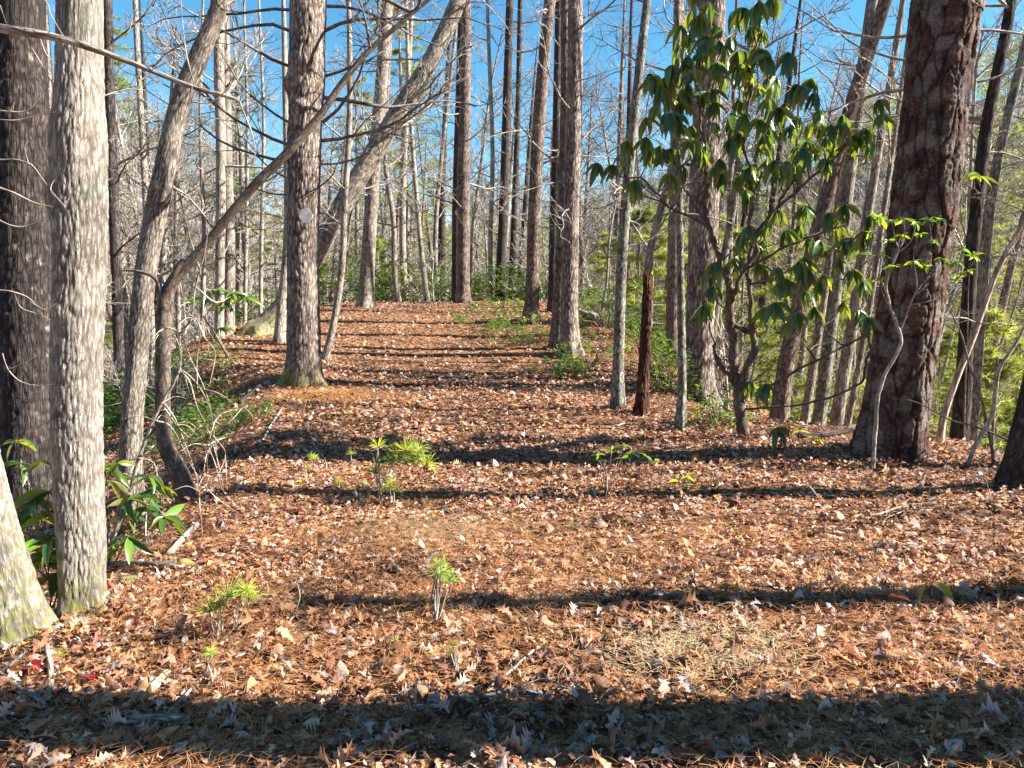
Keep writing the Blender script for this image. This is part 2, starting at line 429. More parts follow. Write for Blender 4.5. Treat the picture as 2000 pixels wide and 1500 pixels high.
# ------------------------------------------------------------------ ground sheet
def axis(parts):
    out = []
    for a, b, s in parts: out.append(np.arange(a, b, s))
    return np.concatenate(out + [[parts[-1][1]]])
gx = axis([(-520, -120, 14), (-120, -40, 4), (-40, -14, 1.0), (-14, -6, .16), (-6, 6, .08), (6, 14, .2), (14, 40, 1.0), (40, 120, 4), (120, 520, 14)])
gy = axis([(-300, -20, 14), (-20, 1.4, .8), (1.4, 9, .07), (9, 16, .09), (16, 27, .12), (27, 45, .5), (45, 120, 2.5), (120, 620, 12)])
GX, GY = np.meshgrid(gx, gy)
GZ = H(GX, GY)
nx, ny = len(gx), len(gy)
idx = np.arange(nx * ny).reshape(ny, nx)
F = np.stack([idx[:-1, :-1], idx[:-1, 1:], idx[1:, 1:], idx[1:, :-1]], -1).reshape(-1, 4)
ga = Acc(); ga.add(np.stack([GX, GY, GZ], -1), None, F)
ground = put('ground', ga.mesh('ground', M['ground']))
tag(ground, kind='structure')

# ------------------------------------------------------------------ tubes
def catmull(p, n):
    p = np.asarray(p, float)
    if len(p) == 2:
        t = np.linspace(0, 1, n)[:, None]; return p[0] * (1 - t) + p[1] * t
    q = np.vstack([2 * p[0] - p[1], p, 2 * p[-1] - p[-2]])
    seg = np.linalg.norm(np.diff(p[:, :3], axis=0), axis=1); cum = np.concatenate([[0], np.cumsum(seg)])
    s = np.linspace(0, cum[-1], n) if np.isscalar(n) else np.clip(np.asarray(n), 0, cum[-1])
    k = np.clip(np.searchsorted(cum, s, 'right') - 1, 0, len(p) - 2)
    t = ((s - cum[k]) / np.maximum(seg[k], 1e-9))[:, None]
    a, b, c, d = q[k], q[k + 1], q[k + 2], q[k + 3]
    return 0.5 * (2 * b + (c - a) * t + (2 * a - 5 * b + 4 * c - d) * t * t + (3 * b - a - 3 * c + d) * t ** 3)

def tube(pts, r, n=8, cap=False, disp=None, s0=0.0, ph=0.0):
    """returns V, F3, F4, bk, tint.  disp(theta, s, R) -> (radius offset, crack mask, moss)"""
    pts = np.asarray(pts, float); r = np.broadcast_to(np.asarray(r, float), (len(pts),))
    T = np.gradient(pts, axis=0); T /= np.maximum(np.linalg.norm(T, axis=1, keepdims=True), 1e-9)
    s = np.concatenate([[0], np.cumsum(np.linalg.norm(np.diff(pts, axis=0), axis=1))]) + s0
    ref = np.array([1.0, 0, 0]) if abs(T[:, 2]).mean() > .6 else np.array([0, 0, 1.0])
    A = ref[None] - (T @ ref)[:, None] * T; A /= np.maximum(np.linalg.norm(A, axis=1, keepdims=True), 1e-9)
    B = np.cross(T, A)
    th = np.arange(n) / n * 2 * PI + ph
    R = np.repeat(r[:, None], n, 1).astype(float)
    TH = np.repeat(th[None], len(pts), 0); S = np.repeat(s[:, None], n, 1)
    col = np.zeros((len(pts), n, 3)); col[..., 0] = 1
    R0 = R.copy()
    if disp is not None:
        dr, ck, mo = disp(TH, S, R)
        R = R + dr; col[..., 0] = ck; col[..., 1] = mo
    V = pts[:, None] + (np.cos(TH) * R)[..., None] * A[:, None] + (np.sin(TH) * R)[..., None] * B[:, None]
    rb = max(float(np.median(r)), 1e-3)
    bk = np.stack([np.cos(TH) * rb, np.sin(TH) * rb, S], -1)
    i = np.arange(len(pts) - 1)[:, None] * n + np.arange(n)[None]
    j = np.arange(len(pts) - 1)[:, None] * n + (np.arange(n)[None] + 1) % n
    F4 = np.stack([i, j, j + n, i + n], -1).reshape(-1, 4)
    V = V.reshape(-1, 3); bk = bk.reshape(-1, 3); col = col.reshape(-1, 3)
    F3 = None
    if cap:
        F3 = []
        for e, base in ((0, 0), (1, (len(pts) - 1) * n)):
            V = np.vstack([V, pts[-1 if e else 0]]); bk = np.vstack([bk, [0, 0, s[-1 if e else 0]]]); col = np.vstack([col, [1, 0, 0]])
            c = len(V) - 1
            for k in range(n):
                a, b = base + k, base + (k + 1) % n
                F3.append((a, b, c) if e else (b, a, c))
        F3 = np.array(F3)
    return V, F3, F4, bk, col

def cells(u, v, nu, seed, jit=.85):
    """2D cellular on a cylinder; u in [0,nu) wraps. returns F1, F2, id value"""
    iu = np.floor(u); iv = np.floor(v)
    f1 = np.full(u.shape, 9.0); f2 = np.full(u.shape, 9.0); idv = np.zeros(u.shape)
    for a in (-1, 0, 1):
        for b in (-1, 0, 1):
            cu = iu + a; cv = iv + b
            wu = np.mod(cu, nu)
            px = cu + .5 + (hash01(wu, cv, 0, seed) - .5) * jit
            py = cv + .5 + (hash01(wu, cv, 0, seed + 5) - .5) * jit
            d = np.hypot(px - u, py - v)
            h = hash01(wu, cv, 0, seed + 9)
            idv = np.where(d < f1, h, idv)
            f2 = np.where(d < f1, f1, np.minimum(f2, d)); f1 = np.minimum(f1, d)
    return f1, f2, idv

def bark_disp(nu, vs, amp, seed, w=.22, warp=.35, moss_h=0, lumps=(), lump=.0, base=0.25, rough=.25):
    def f(TH, S, R):
        u = np.mod(TH / (2 * PI), 1) * nu
        nzx = fbm(u * .9, S * vs * .9, seed + 2, 3); 
        uu = u + warp * nzx * 1.6; v = S * vs + warp * fbm(u * 1.1 + 31, S * vs, seed + 3, 3) * 1.6
        f1, f2, h = cells(uu, v, nu, seed)
        e = np.clip((f2 - f1) / w, 0, 1)
        f3, f4, h2 = cells(uu * 2 , v * 2.3, nu * 2, seed + 40)
        e2 = np.clip((f4 - f3) / .3, 0, 1)
        dr = amp * (e ** .6 - 1) + amp * .5 * (h - .5) * e + amp * .22 * (e2 - 1) + amp * rough * fbm(u * 5, S * 45, seed + 8, 3)
        for (s_, t_, a_, sw, tw) in lumps:
            dt = np.abs((TH - t_ + PI) % (2 * PI) - PI)
            dr = dr + a_ * np.exp(-((S - s_) / sw) ** 2 - (dt / tw) ** 2)
        dr = dr + lump * R * fbm(np.cos(TH) * 1.5 + 4, S * 1.3 + np.sin(TH), seed + 60, 2)
        hh = S - base
        mo = np.clip(1 - hh / moss_h, 0, 1) if moss_h else np.zeros_like(S)
        return dr, np.clip(.12 + .88 * e ** .8 * (.8 + .2 * e2), 0, 1), mo
    return f

# ------------------------------------------------------------------ bare branch templates (unit length along +X)
def rot_to(d, roll=0.0):
    d = np.asarray(d, float); d = d / np.linalg.norm(d)
    up = np.array([0, 0, 1.0]) if abs(d[2]) < .95 else np.array([0, 1.0, 0])
    y = np.cross(up, d); y /= np.linalg.norm(y); z = np.cross(d, y)
    c, s = math.cos(roll), math.sin(roll)
    return np.stack([d, y * c + z * s, -y * s + z * c], 1)

def wander(p0, d, L, n, wob, lift, rng):
    p = [np.array(p0, float)]; d = np.array(d, float); d /= np.linalg.norm(d)
    for k in range(n - 1):
        d = d + rng.normal(0, wob, 3) + np.array([0, 0, lift]); d /= np.linalg.norm(d)
        p.append(p[-1] + d * L / (n - 1))
    return np.array(p)

def branch_template(seed, side=14, sub=4, thick=.012, heavy=True, lift=.05):
    rng = np.random.RandomState(seed); a = Acc()
    m = wander((0, 0, 0), (1, 0, .12), 1.0, 9 if heavy else 6, .13, lift, rng)
    r = np.linspace(thick, thick * .22, len(m))
    a.add(*tube(m, r, 5 if heavy else 3))
    for k in range(side):
        t = rng.uniform(.12, 1.0) ** .85
        i = t * (len(m) - 1); i0 = min(int(i), len(m) - 2); p = m[i0] + (m[i0 + 1] - m[i0]) * (i - i0)
        d = (m[i0 + 1] - m[i0]); d /= np.linalg.norm(d)
        sgn = 1 if k % 2 else -1
        dd = d * rng.uniform(.5, 1.1) + np.array([0, sgn * rng.uniform(.5, 1.1), rng.uniform(-.35, .55)])
        L = rng.uniform(.18, .5) * (1.15 - .7 * t)
        tw = wander(p, dd, L, 5 if heavy else 3, .2, .06, rng)
        r0 = thick * rng.uniform(.28, .45)
        a.add(*tube(tw, np.linspace(r0, r0 * .35, len(tw)), 3))
        for q in range(sub):
            j = rng.randint(1, len(tw) - 1) if len(tw) > 2 else 0
            pd = tw[j] - tw[j - 1]; pd /= np.linalg.norm(pd)
            s2 = wander(tw[j], pd + rng.normal(0, .6, 3), L * rng.uniform(.25, .6), 4 if heavy else 2, .2, .08, rng)
            a.add(*tube(s2, np.linspace(r0 * .5, r0 * .25, len(s2)), 3))
    return a
TH_ = [branch_template(100 + i, 15, 4, .013, True) for i in range(6)]       # heavy, for trees near the camera
TL_ = [branch_template(200 + i, 12, 2, .014, False) for i in range(6)]      # light
TD_ = [branch_template(300 + i, 7, 1, .012, True, -.02) for i in range(4)]   # dead pine twigs, nearly level
BM = {}
def bmesh_of(kind, k, mat):
    key = (kind, k, mat)
    if key not in BM:
        BM[key] = {'h': TH_, 'l': TL_, 'd': TD_}[kind][k].mesh('branch', M[mat])
    return BM[key]

def add_branch(root, p, d, L, kind='h', mat='twig', roll=None, name='branch'):
    T = {'h': TH_, 'l': TL_, 'd': TD_}[kind]
    k = rs.randint(len(T))
    Rm = rot_to(d, rs.uniform(-.8, .8) if roll is None else roll)
    return put(name, bmesh_of(kind, k, mat), root, Vector(np.asarray(p) - np.array(root.location)),
               Matrix(Rm.tolist()), L)

# ------------------------------------------------------------------ named trees built from where their trunks run
TREES = []          # (label-ish name, base xy) for spacing of the woods behind
def trunk_path(pts, d0, d1=None, top=6.0, basez=None, under=.35, toptaper=.35):
    """pts: list of (px,py,width px), first = base.  d0: depth at base, d1: at last."""
    d1 = d0 if d1 is None else d1
    n = len(pts); out = []; rr = []
    for i, (x, y, w) in enumerate(pts):
        d = d0 + (d1 - d0) * i / max(n - 1, 1)
        p = P(x, y, d); out.append(p); rr.append(rad(w, d) * (1 / math.cos(math.atan2(abs(750 - y), FOC))) ** 0)
    out = np.array(out); rr = np.array(rr)
    gz = float(H(out[0, 0], out[0, 1])) if basez is None else basez
    dirb = out[1] - out[0]; dirb /= np.linalg.norm(dirb)
    if out[0, 2] > gz + .05:       # base hidden in the picture: run it down to the ground
        k = (out[0, 2] - gz) / max(dirb[2], .3)
        out = np.vstack([out[0] - dirb * k, out]); rr = np.concatenate([[rr[0] * 1.05], rr])
    out = np.vstack([out[0] - dirb * under * np.array([.3, .3, 1]), out]); rr = np.concatenate([[rr[0] * 1.12], rr])
    if top > 0:
        e = out[-1] - out[-2]; e /= np.linalg.norm(e)
        e2 = e * .8 + np.array([0, 0, .2]); e2 /= np.linalg.norm(e2)
        out = np.vstack([out, out[-1] + e * top * .5, out[-1] + e * top * .5 + e2 * top * .5])
        rr = np.concatenate([rr, [rr[-1] * (1 - .4 * (1 - toptaper)), max(rr[-1] * toptaper, .012)]])
    return out, rr

def rings(length, fine, fine_to, coarse):
    a = np.arange(0, min(fine_to, length), fine)
    if length > fine_to: a = np.concatenate([a, np.arange(fine_to, length, coarse), [length]])
    else: a = np.concatenate([a, [length]])
    return a

def make_tree(name, label, cat, pts, mat, d=None, d1=None, top=6.0, sides=12, fine=.08, fine_to=6, disp=None, flare=.35, fh=.35,
              branches=(), nb=8, bk='h', bmat='twig', blen=(1.0, 2.4), bz=(2.0, 99), group=None, wig=.0, bdir=None, toptaper=.35, lobes=0):
    if disp is not None and not lobes and flare >= .2: lobes = 5
    if d is None:
        h = hit(pts[0][0], pts[0][1]); d = h[1]
    base = P(pts[0][0], pts[0][1], d)
    base[2] = H(base[0], base[1])
    path, rr = trunk_path(pts, d, d1, top, toptaper=toptaper)
    root = empty(name, tuple(base), label, cat, group)
    seg = np.linalg.norm(np.diff(path, axis=0), axis=1).sum()
    s = rings(seg, fine, fine_to, max(fine * 4, .3))
    full = catmull(np.hstack([path, rr[:, None]]), s)
    pp = full[:, :3]; r = np.maximum(full[:, 3], .008)
    hgt = np.clip(pp[:, 2] - base[2], 0, None)
    r = r * (1 + flare * np.exp(-hgt / fh * 1.6))
    if wig: pp = pp + np.stack([fbm(s * .9, s * 0 + 3, 5, 2), fbm(s * .9, s * 0 + 8, 6, 2), s * 0], -1) * wig
    if lobes:
        d0_ = disp
        def disp(TH, S, R, d0_=d0_):
            a, b, c = d0_(TH, S, R) if d0_ else (0 * R, np.ones_like(R), 0 * R)
            hh = np.clip(S - .35, 0, None)
            return a + R * .17 * np.exp(-hh / .25) * np.cos(TH * lobes + 1 + S * .6), b, c
    a = Acc(); a.add(*tube(pp, r, sides, disp=disp))
    part('trunk', a, M[mat], root)
    # limbs
    zmin, zmax = bz
    ok = np.where((hgt > zmin) & (hgt < zmax))[0]
    if len(ok) and nb:
        for k in range(nb):
            i = ok[rs.randint(len(ok))]
            ang = rs.uniform(0, 2 * PI) if bdir is None else rs.choice(bdir) + rs.normal(0, .5)
            dv = np.array([math.cos(ang), math.sin(ang), rs.uniform(-.12, .5) if bk != 'd' else rs.uniform(-.15, .2)])
            add_branch(root, pp[i], dv, rs.uniform(*blen), bk, bmat)
    TREES.append((name, base[0], base[1], label))
    return root, pp, r

# ------------------------------------------------------------------ the trees one can point at
FR = [0.4, PI - .4, .9, PI - .9]
t1, p1, r1 = make_tree('oak_tree', 'straight pale grey oak in full sun at the left, knobbly, with mossy foot', 'tree',
    [(163, 1195, 84), (160, 1080, 92), (152, 900, 92), (150, 700, 92), (156, 500, 96), (155, 400, 98), (153, 270, 100), (155, 200, 88), (155, 100, 80), (155, 0, 78)],
    'pale', top=9, sides=140, fine=.014, fine_to=4.3, flare=.30, fh=.16,
    disp=bark_disp(30, 8.5, .0075, 11, w=.34, moss_h=.35, lump=.07, base=.35, rough=.4, lumps=[(2.45, 3.6, .03, .09, .6), (2.75, 2.4, .022, .07, .5), (1.9, 4.4, .012, .05, .3)]),
    nb=5, bz=(5.5, 10), blen=(1.5, 2.5), lobes=4)

t2, p2, r2 = make_tree('leaning_tree', 'pale leaning trunk cut off by the left edge with a broad mossy foot', 'tree',
    [(42, 1235, 96), (-8, 1060, 96), (-46, 900, 88), (-88, 700, 84), (-140, 450, 80), (-198, 150, 78)],
    'pale', d=3.45, top=6, sides=110, fine=.015, fine_to=2.6, flare=.42, fh=.22,
    disp=bark_disp(28, 8, .008, 19, w=.34, moss_h=.95, lump=.10, base=.2, rough=.5), nb=3, bz=(4.5, 9), blen=(1.5, 2.5), lobes=5)
# the long bare limb of the leaning tree that crosses the top left of the view
lb = np.array([P(-230, 30, 3.1), P(-90, 38, 3.05), P(0, 55, 3.0), P(120, 76, 2.98), P(250, 120, 3.0), P(370, 168, 3.05), P(430, 184, 3.06), P(468, 196, 3.08)])
lp = catmull(lb, 60)
def twig_from(a, pts_, w0, w1, n=14, sides=5):
    q = catmull(np.array(pts_), n); a.add(*tube(q, np.linspace(w0, w1, n), sides))
ab = Acc(); ab.add(*tube(lp, np.interp(np.linspace(0, 1, 60), [0, .3, .75, .97, 1], [.021, .018, .010, .008, .005]) * (1 + .10 * fbm(np.arange(60) / 3, np.zeros(60), 4, 2)), 10, cap=True))
part('branch', ab, M['grey'], t2)
ab = Acc()
D3 = 3.0
for w, pts_ in [(.0035, [(380, 168), (365, 110), (356, 40), (352, -20)]), (.004, [(376, 168), (372, 195), (395, 202), (420, 195), (455, 160), (468, 110), (470, 70)]),
                (.0042, [(468, 198), (480, 230), (492, 260), (498, 300), (490, 330)]), (.003, [(52, 62), (60, 90), (75, 115), (100, 160), (112, 195)]),
                (.003, [(45, 70), (55, 72), (75, 70), (90, 105), (110, 125)]), (.003, [(0, 10), (12, 45)]), (.0022, [(293, 138), (330, 120), (360, 108)]),
                (.0025, [(205, 100), (230, 75), (252, 60), (262, 20)]), (.003, [(128, 78), (100, 30), (92, 5), (60, -20)])]:
    ab = Acc(); twig_from(ab, [P(x, y, D3) for x, y in pts_], w * .8, w * .35); part('twig', ab, M['deadwood'], t2)
# sunlit side twigs reaching in from the left in front of the dark trunk
ab = Acc()
for w, pts_ in [(.0045, [(-20, 214), (20, 218), (55, 215), (85, 180)]), (.004, [(-20, 232), (30, 235), (75, 225), (110, 218)]), (.003, [(20, 218), (28, 200), (25, 215)]),
                (.0035, [(0, 312), (35, 312), (62, 322), (80, 345), (98, 370), (128, 405)]), (.003, [(55, 317), (48, 290), (55, 275)]),
                (.005, [(-5, 365), (30, 378), (65, 395), (105, 405)]), (.004, [(128, 335), (105, 352), (100, 375), (125, 400)]),
                (.004, [(-10, 425), (20, 440), (50, 442), (85, 428)]), (.004, [(-10, 566), (25, 570), (60, 585), (85, 620)]), (.003, [(28, 570), (40, 600), (70, 612), (100, 625)]),
                (.003, [(5, 690), (15, 720), (40, 745), (75, 753), (105, 750)]), (.0025, [(20, 720), (45, 710), (72, 695)]), (.003, [(60, 590), (90, 605), (112, 590)])]:
    ab = Acc(); twig_from(ab, [P(x, y, 3.25) for x, y in pts_], w * .9, w * .35); part('twig', ab, M['deadwood'], t2)

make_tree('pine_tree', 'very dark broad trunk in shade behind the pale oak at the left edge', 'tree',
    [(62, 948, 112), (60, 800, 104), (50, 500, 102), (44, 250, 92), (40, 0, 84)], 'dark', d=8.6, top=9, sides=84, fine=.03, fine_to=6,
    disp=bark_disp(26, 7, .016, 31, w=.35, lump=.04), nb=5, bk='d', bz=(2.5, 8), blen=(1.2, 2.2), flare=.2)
make_tree('bent_tree', 'slender grey-brown trunk that leans right and curves upward, right of the pale oak', 'tree',
    [(262, 1045, 46), (256, 880, 42), (268, 700, 40), (286, 520, 40), (318, 350, 40), (352, 200, 36), (395, 95, 34), (425, 20, 30), (432, -40, 28)],
    'grey', d=6.6, top=4, sides=64, fine=.025, fine_to=6, disp=bark_disp(20, 14, .006, 41, w=.35, lump=.05), nb=6, bz=(4.2, 9), blen=(1, 2))
tm, pm, rm = make_tree('forked_tree', 'dark crooked forked tree whose long thin limb slants right across the pine trunk', 'tree',
    [(372, 1008, 40), (352, 930, 36), (322, 860, 30), (318, 740, 28), (322, 620, 30), (335, 555, 24), (400, 480, 18), (490, 370, 17), (560, 300, 17), (625, 225, 14), (670, 160, 12), (720, 100, 10), (800, 30, 8)],
    'limb', d=6.0, d1=6.4, top=1.5, sides=36, fine=.03, fine_to=9, nb=7, bz=(3.2, 9), blen=(.7, 1.5), bk='h', bmat='twigd', flare=.15)
ab = Acc(); twig_from(ab, [P(x, y, 6.1) for x, y in [(320, 600), (312, 560), (300, 540), (270, 530), (240, 528)]], .03, .008, 16, 7)
twig_from(ab, [P(x, y, 6.1) for x, y in [(318, 585), (330, 560), (352, 515), (358, 508)]], .028, .02, 12, 7)
part('branch', ab, M['limb'], tm)

make_tree('slender_tree', 'thin dark trunk standing between the pale oak and the bent slender trunk', 'tree',
    [(232, 690, 19), (228, 560, 19), (222, 400, 19), (215, 200, 18), (210, 0, 16)], 'dark', d=15, nb=8, blen=(1, 2.2), bk='h', bmat='twigd', top=6)
make_tree('slender_tree', 'pale thin trunk seen through the gap left of the bent trunk', 'tree',
    [(298, 690, 13), (290, 500, 12), (280, 300, 12), (268, 100, 10), (264, 0, 9)], 'tan', d=17, nb=8, blen=(1, 2), top=5)
make_tree('slender_tree', 'crooked thin trunk hugging the left side of the pale oak', 'tree',
    [(112, 760, 14), (106, 400, 16), (98, 250, 16), (92, 120, 15), (84, 0, 14)], 'grey', d=12, nb=6, blen=(1, 2), top=5)
make_tree('beech_tree', 'left stem of the smooth pale pair behind the forked tree', 'tree',
    [(428, 668, 17), (430, 500, 18), (432, 300, 19), (428, 150, 19), (428, 0, 19)], 'tan', d=16.6, nb=8, blen=(1.2, 2.6), top=6, group=None)
make_tree('beech_tree', 'right darker stem of the smooth pair behind the forked tree', 'tree',
    [(446, 668, 22), (448, 500, 22), (444, 330, 20), (441, 150, 18), (438, 0, 17)], 'grey', d=17.2, nb=8, blen=(1.2, 2.6), top=6)
for k, (px_, lab, w_) in enumerate([(395, 'spindly sapling behind the drooping dead twigs', 9), (508, 'thin sapling just left of the mossy slanting trunk', 8), (478, 'thin dark sapling behind the bright rhododendron sprigs', 8)]):
    make_tree('sapling', lab, 'tree', [(px_, 672 - k * 4, w_), (px_ + 3, 450, w_), (px_ + rs.randint(-10, 10), 250, w_ * .8), (px_, 60, w_ * .6)], 'tan', d=18.5 + k, nb=7, blen=(.8, 1.8), top=2, sides=6)

tb, pb, rb_ = make_tree('pine_tree', 'straight pine trunk left of the path carrying a small round white disc', 'tree',
    [(594, 748, 72), (594, 700, 66), (592, 560, 62), (592, 420, 62), (594, 300, 62), (597, 205, 64), (598, 165, 70), (600, 90, 66), (602, 0, 67), (604, -60, 64)],
    'blaze', top=9, sides=110, fine=.028, fine_to=7.4, flare=.25, fh=.22,
    disp=bark_disp(24, 5.2, .017, 55, w=.38, lump=.05, moss_h=.35, base=.35, lumps=[(4.9, 3.4, .07, .12, .7), (4.55, 4.6, .05, .10, .5), (5.2, 5.0, .05, .12, .5)]),
    nb=0, lobes=5)
for (px_, py_, dx, dz, L, kk) in [(570, 285, -1, .12, 2.4, 'd'), (566, 315, -1, -.08, 2.2, 'd'), (630, 240, 1, .35, 2.4, 'd'), (628, 190, 1, .05, 2.8, 'd'), (630, 150, 1, .1, 2.0, 'd'),
                              (566, 240, -1, .3, 1.8, 'd'), (622, 275, 1, -.12, 2.6, 'd'), (566, 60, -1, .25, 2.4, 'd'), (634, 60, 1, .3, 2.6, 'd'), (570, 20, -1, .2, 2.2, 'd'), (634, 12, 1, .1, 2.2, 'd'),
                              (625, 320, .9, .0, 1.4, 'd'), (566, 350, -1, .1, 1.2, 'd'), (566, 380, -.9, .05, 1.2, 'd'), (622, 365, 1, .05, 1.2, 'd'), (566, 130, -1, .1, 2.2, 'd')]:
    add_branch(tb, P(px_, py_, pb[0][1]), np.array([dx, rs.uniform(-.5, .5), dz]), L, kk, 'twigd')
# weathered round disc nailed to the pine
dp = P(597, 421, pb[0][1] - .285)
a = Acc(); th = np.linspace(0, 2 * PI, 33)[:-1]
prof = [(0, -.0035), (.098, -.0035), (.1005, -.002), (.1005, .002), (.098, .003), (.0, .003)]
V = []; 
for rr_, yy in prof: V += [(rr_ * math.cos(t), yy * -1, rr_ * math.sin(t) * (1.05 + .04 * math.sin(3 * t))) for t in th]
F = [(k * 32 + j, k * 32 + (j + 1) % 32, (k + 1) * 32 + (j + 1) % 32, (k + 1) * 32 + j) for k in range(5) for j in range(32)]
a.add(V, None, F)
disc = put('trail_marker', a.mesh('trail_marker', M['disc'], smooth_=False), None, dp, (math.radians(4), 0, math.radians(6)))
tag(disc, 'small round weathered white disc nailed to the straight pine trunk', 'trail marker')

make_tree('sapling', 'thin curved sapling rising right beside the foot of the disc-marked pine', 'tree',
    [(632, 715, 15), (652, 630, 14), (668, 520, 13), (673, 400, 12), (682, 250, 11), (683, 100, 10), (680, -20, 8)], 'grey', d=14.3, nb=10, blen=(.9, 1.9), top=2.5, sides=14, fine=.06, bz=(2.2, 9), flare=.15)
make_tree('leaning_tree', 'thick mossy-footed trunk slanting steeply right behind the disc-marked pine', 'tree',
    [(508, 668, 50), (560, 590, 40), (612, 505, 38), (650, 435, 38), (690, 365, 38), (735, 290, 37), (775, 225, 36), (835, 130, 33), (870, 60, 31), (905, -20, 30)],
    'tan', d=17.3, d1=18.3, top=5, sides=44, fine=.05, fine_to=12, disp=bark_disp(18, 6, .012, 71, w=.35, lump=.08, moss_h=1.3), nb=18, bz=(2.6, 14), blen=(1.2, 3.0), bmat='twig', flare=.6, fh=.5)
make_tree('small_tree', 'short pale trunk with an orange-tinged foot in front of the slanting mossy trunk', 'tree',
    [(545, 676, 20), (550, 600, 19), (560, 500, 17), (562, 380, 14), (558, 200, 12)], 'tan', d=16.2, nb=6, blen=(.8, 1.8), top=3, sides=20)
make_tree('hickory_tree', 'half-lit pale trunk at the left end of the path crest behind the curved sapling', 'tree',
    [(714, 607, 32), (718, 520, 28), (724, 420, 26), (732, 300, 25), (742, 200, 24), (752, 60, 22)], 'tan', d=22.5, nb=12, blen=(1.2, 2.8), top=5, sides=36, fine=.06, fine_to=9, disp=bark_disp(14, 6, .012, 77, w=.35), bz=(3, 12))
make_tree('pine_tree', 'right stem of the tall close-set pair where the path goes over the crest', 'tree',
    [(905, 592, 26), (905, 400, 24), (908, 200, 22), (910, 0, 19)], 'red', d=24.2, nb=16, bk='d', blen=(1.2, 3), top=6, sides=32, fine=.08, fine_to=11, disp=bark_disp(14, 5, .012, 78, w=.35), bz=(2.5, 15))
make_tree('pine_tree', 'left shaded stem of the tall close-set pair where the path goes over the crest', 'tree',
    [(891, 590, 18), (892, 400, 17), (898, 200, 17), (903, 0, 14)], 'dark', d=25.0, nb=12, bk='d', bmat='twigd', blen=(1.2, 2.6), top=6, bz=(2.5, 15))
for lab, pts_, m_, d_, b_ in [
    ('thin tree on the crest left of the close-set pair, its top leaning left', [(834, 592, 11), (824, 500, 10), (815, 400, 9), (800, 200, 8), (795, 60, 7)], 'tan', 25.5, 'h'),
    ('crooked thin tree at the left end of the path crest', [(778, 596, 12), (770, 520, 11), (768, 430, 10), (752, 300, 9), (760, 120, 7)], 'grey', 26, 'h'),
    ('pale thin tree rising out of the dark thicket left of the close-set pair', [(792, 588, 13), (786, 450, 13), (790, 300, 11), (800, 100, 9)], 'tan', 28, 'h'),
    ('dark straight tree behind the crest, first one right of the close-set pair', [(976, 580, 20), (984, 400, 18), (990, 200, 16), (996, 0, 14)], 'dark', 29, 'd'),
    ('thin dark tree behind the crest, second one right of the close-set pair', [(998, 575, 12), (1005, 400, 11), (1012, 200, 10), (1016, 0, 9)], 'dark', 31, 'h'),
    ('pale thin stem behind the crest midway between the close-set pair and the next pine', [(958, 582, 9), (958, 450, 9), (962, 300, 8), (955, 100, 7)], 'tan', 29, 'h'),
    ('thin tree leaning left with forked top, just left of the close-set pair', [(856, 590, 9), (850, 470, 9), (860, 330, 8), (880, 150, 7)], 'grey', 30, 'h')]:
    make_tree('slender_tree', lab, 'tree', pts_, m_, d=d_, nb=12, bk=b_, bmat='twigd' if m_ == 'dark' else 'twig', blen=(1, 2.6), top=4, sides=12, bz=(2.5, 15))
make_tree('pine_tree', 'straight reddish pine on the right shoulder of the path beyond the lichened pair', 'tree',
    [(1036, 632, 32), (1040, 560, 27), (1044, 420, 26), (1052, 250, 25), (1064, 100, 23), (1076, -20, 21)], 'red', nb=14, bk='d', blen=(1, 2.6), top=6, sides=44, fine=.05, fine_to=9, disp=bark_disp(16, 6, .011, 81, w=.35), bz=(2, 12))
make_tree('pine_tree', 'thin shaded pine squeezed between the reddish pine and the lichened pair', 'tree',
    [(1078, 620, 17), (1082, 450, 17), (1087, 250, 16), (1092, 0, 14)], 'dark', d=21, nb=10, bk='d', bmat='twigd', blen=(1, 2.4), top=6, bz=(3, 12))
make_tree('pine_tree', 'left narrower stem of the lichened pair right of the path', 'tree',
    [(1090, 673, 32), (1094, 560, 26), (1100, 400, 22), (1104, 200, 19), (1104, -20, 17)], 'red', d=15.6, nb=8, bk='d', blen=(1, 2.2), top=6, sides=44, fine=.04, fine_to=8.5, disp=bark_disp(16, 7, .010, 82, w=.35), bz=(2.2, 10))
tl_, pl_, rl_ = make_tree('pine_tree', 'right thicker sunlit stem of the lichened pair right of the path', 'tree',
    [(1113, 692, 40), (1112, 600, 34), (1116, 400, 31), (1122, 200, 30), (1124, -20, 27)], 'blaze', d=14.9, nb=14, bk='d', blen=(1, 2.4), top=6, sides=56, fine=.035, fine_to=8.5, disp=bark_disp(20, 6.5, .012, 83, w=.35), bz=(2.2, 10))
make_tree('slender_tree', 'lichen-speckled slim trunk on the right verge, first of the row of slim trunks', 'tree',
    [(1206, 800, 26), (1208, 700, 22), (1214, 520, 21), (1224, 380, 20), (1242, 200, 18), (1264, 0, 15), (1268, -40, 14)], 'lichen', nb=9, bk='d', blen=(.6, 1.6), top=5, sides=40, fine=.03, fine_to=7, disp=bark_disp(16, 10, .006, 84, w=.35, lump=.05), bz=(1.8, 9))
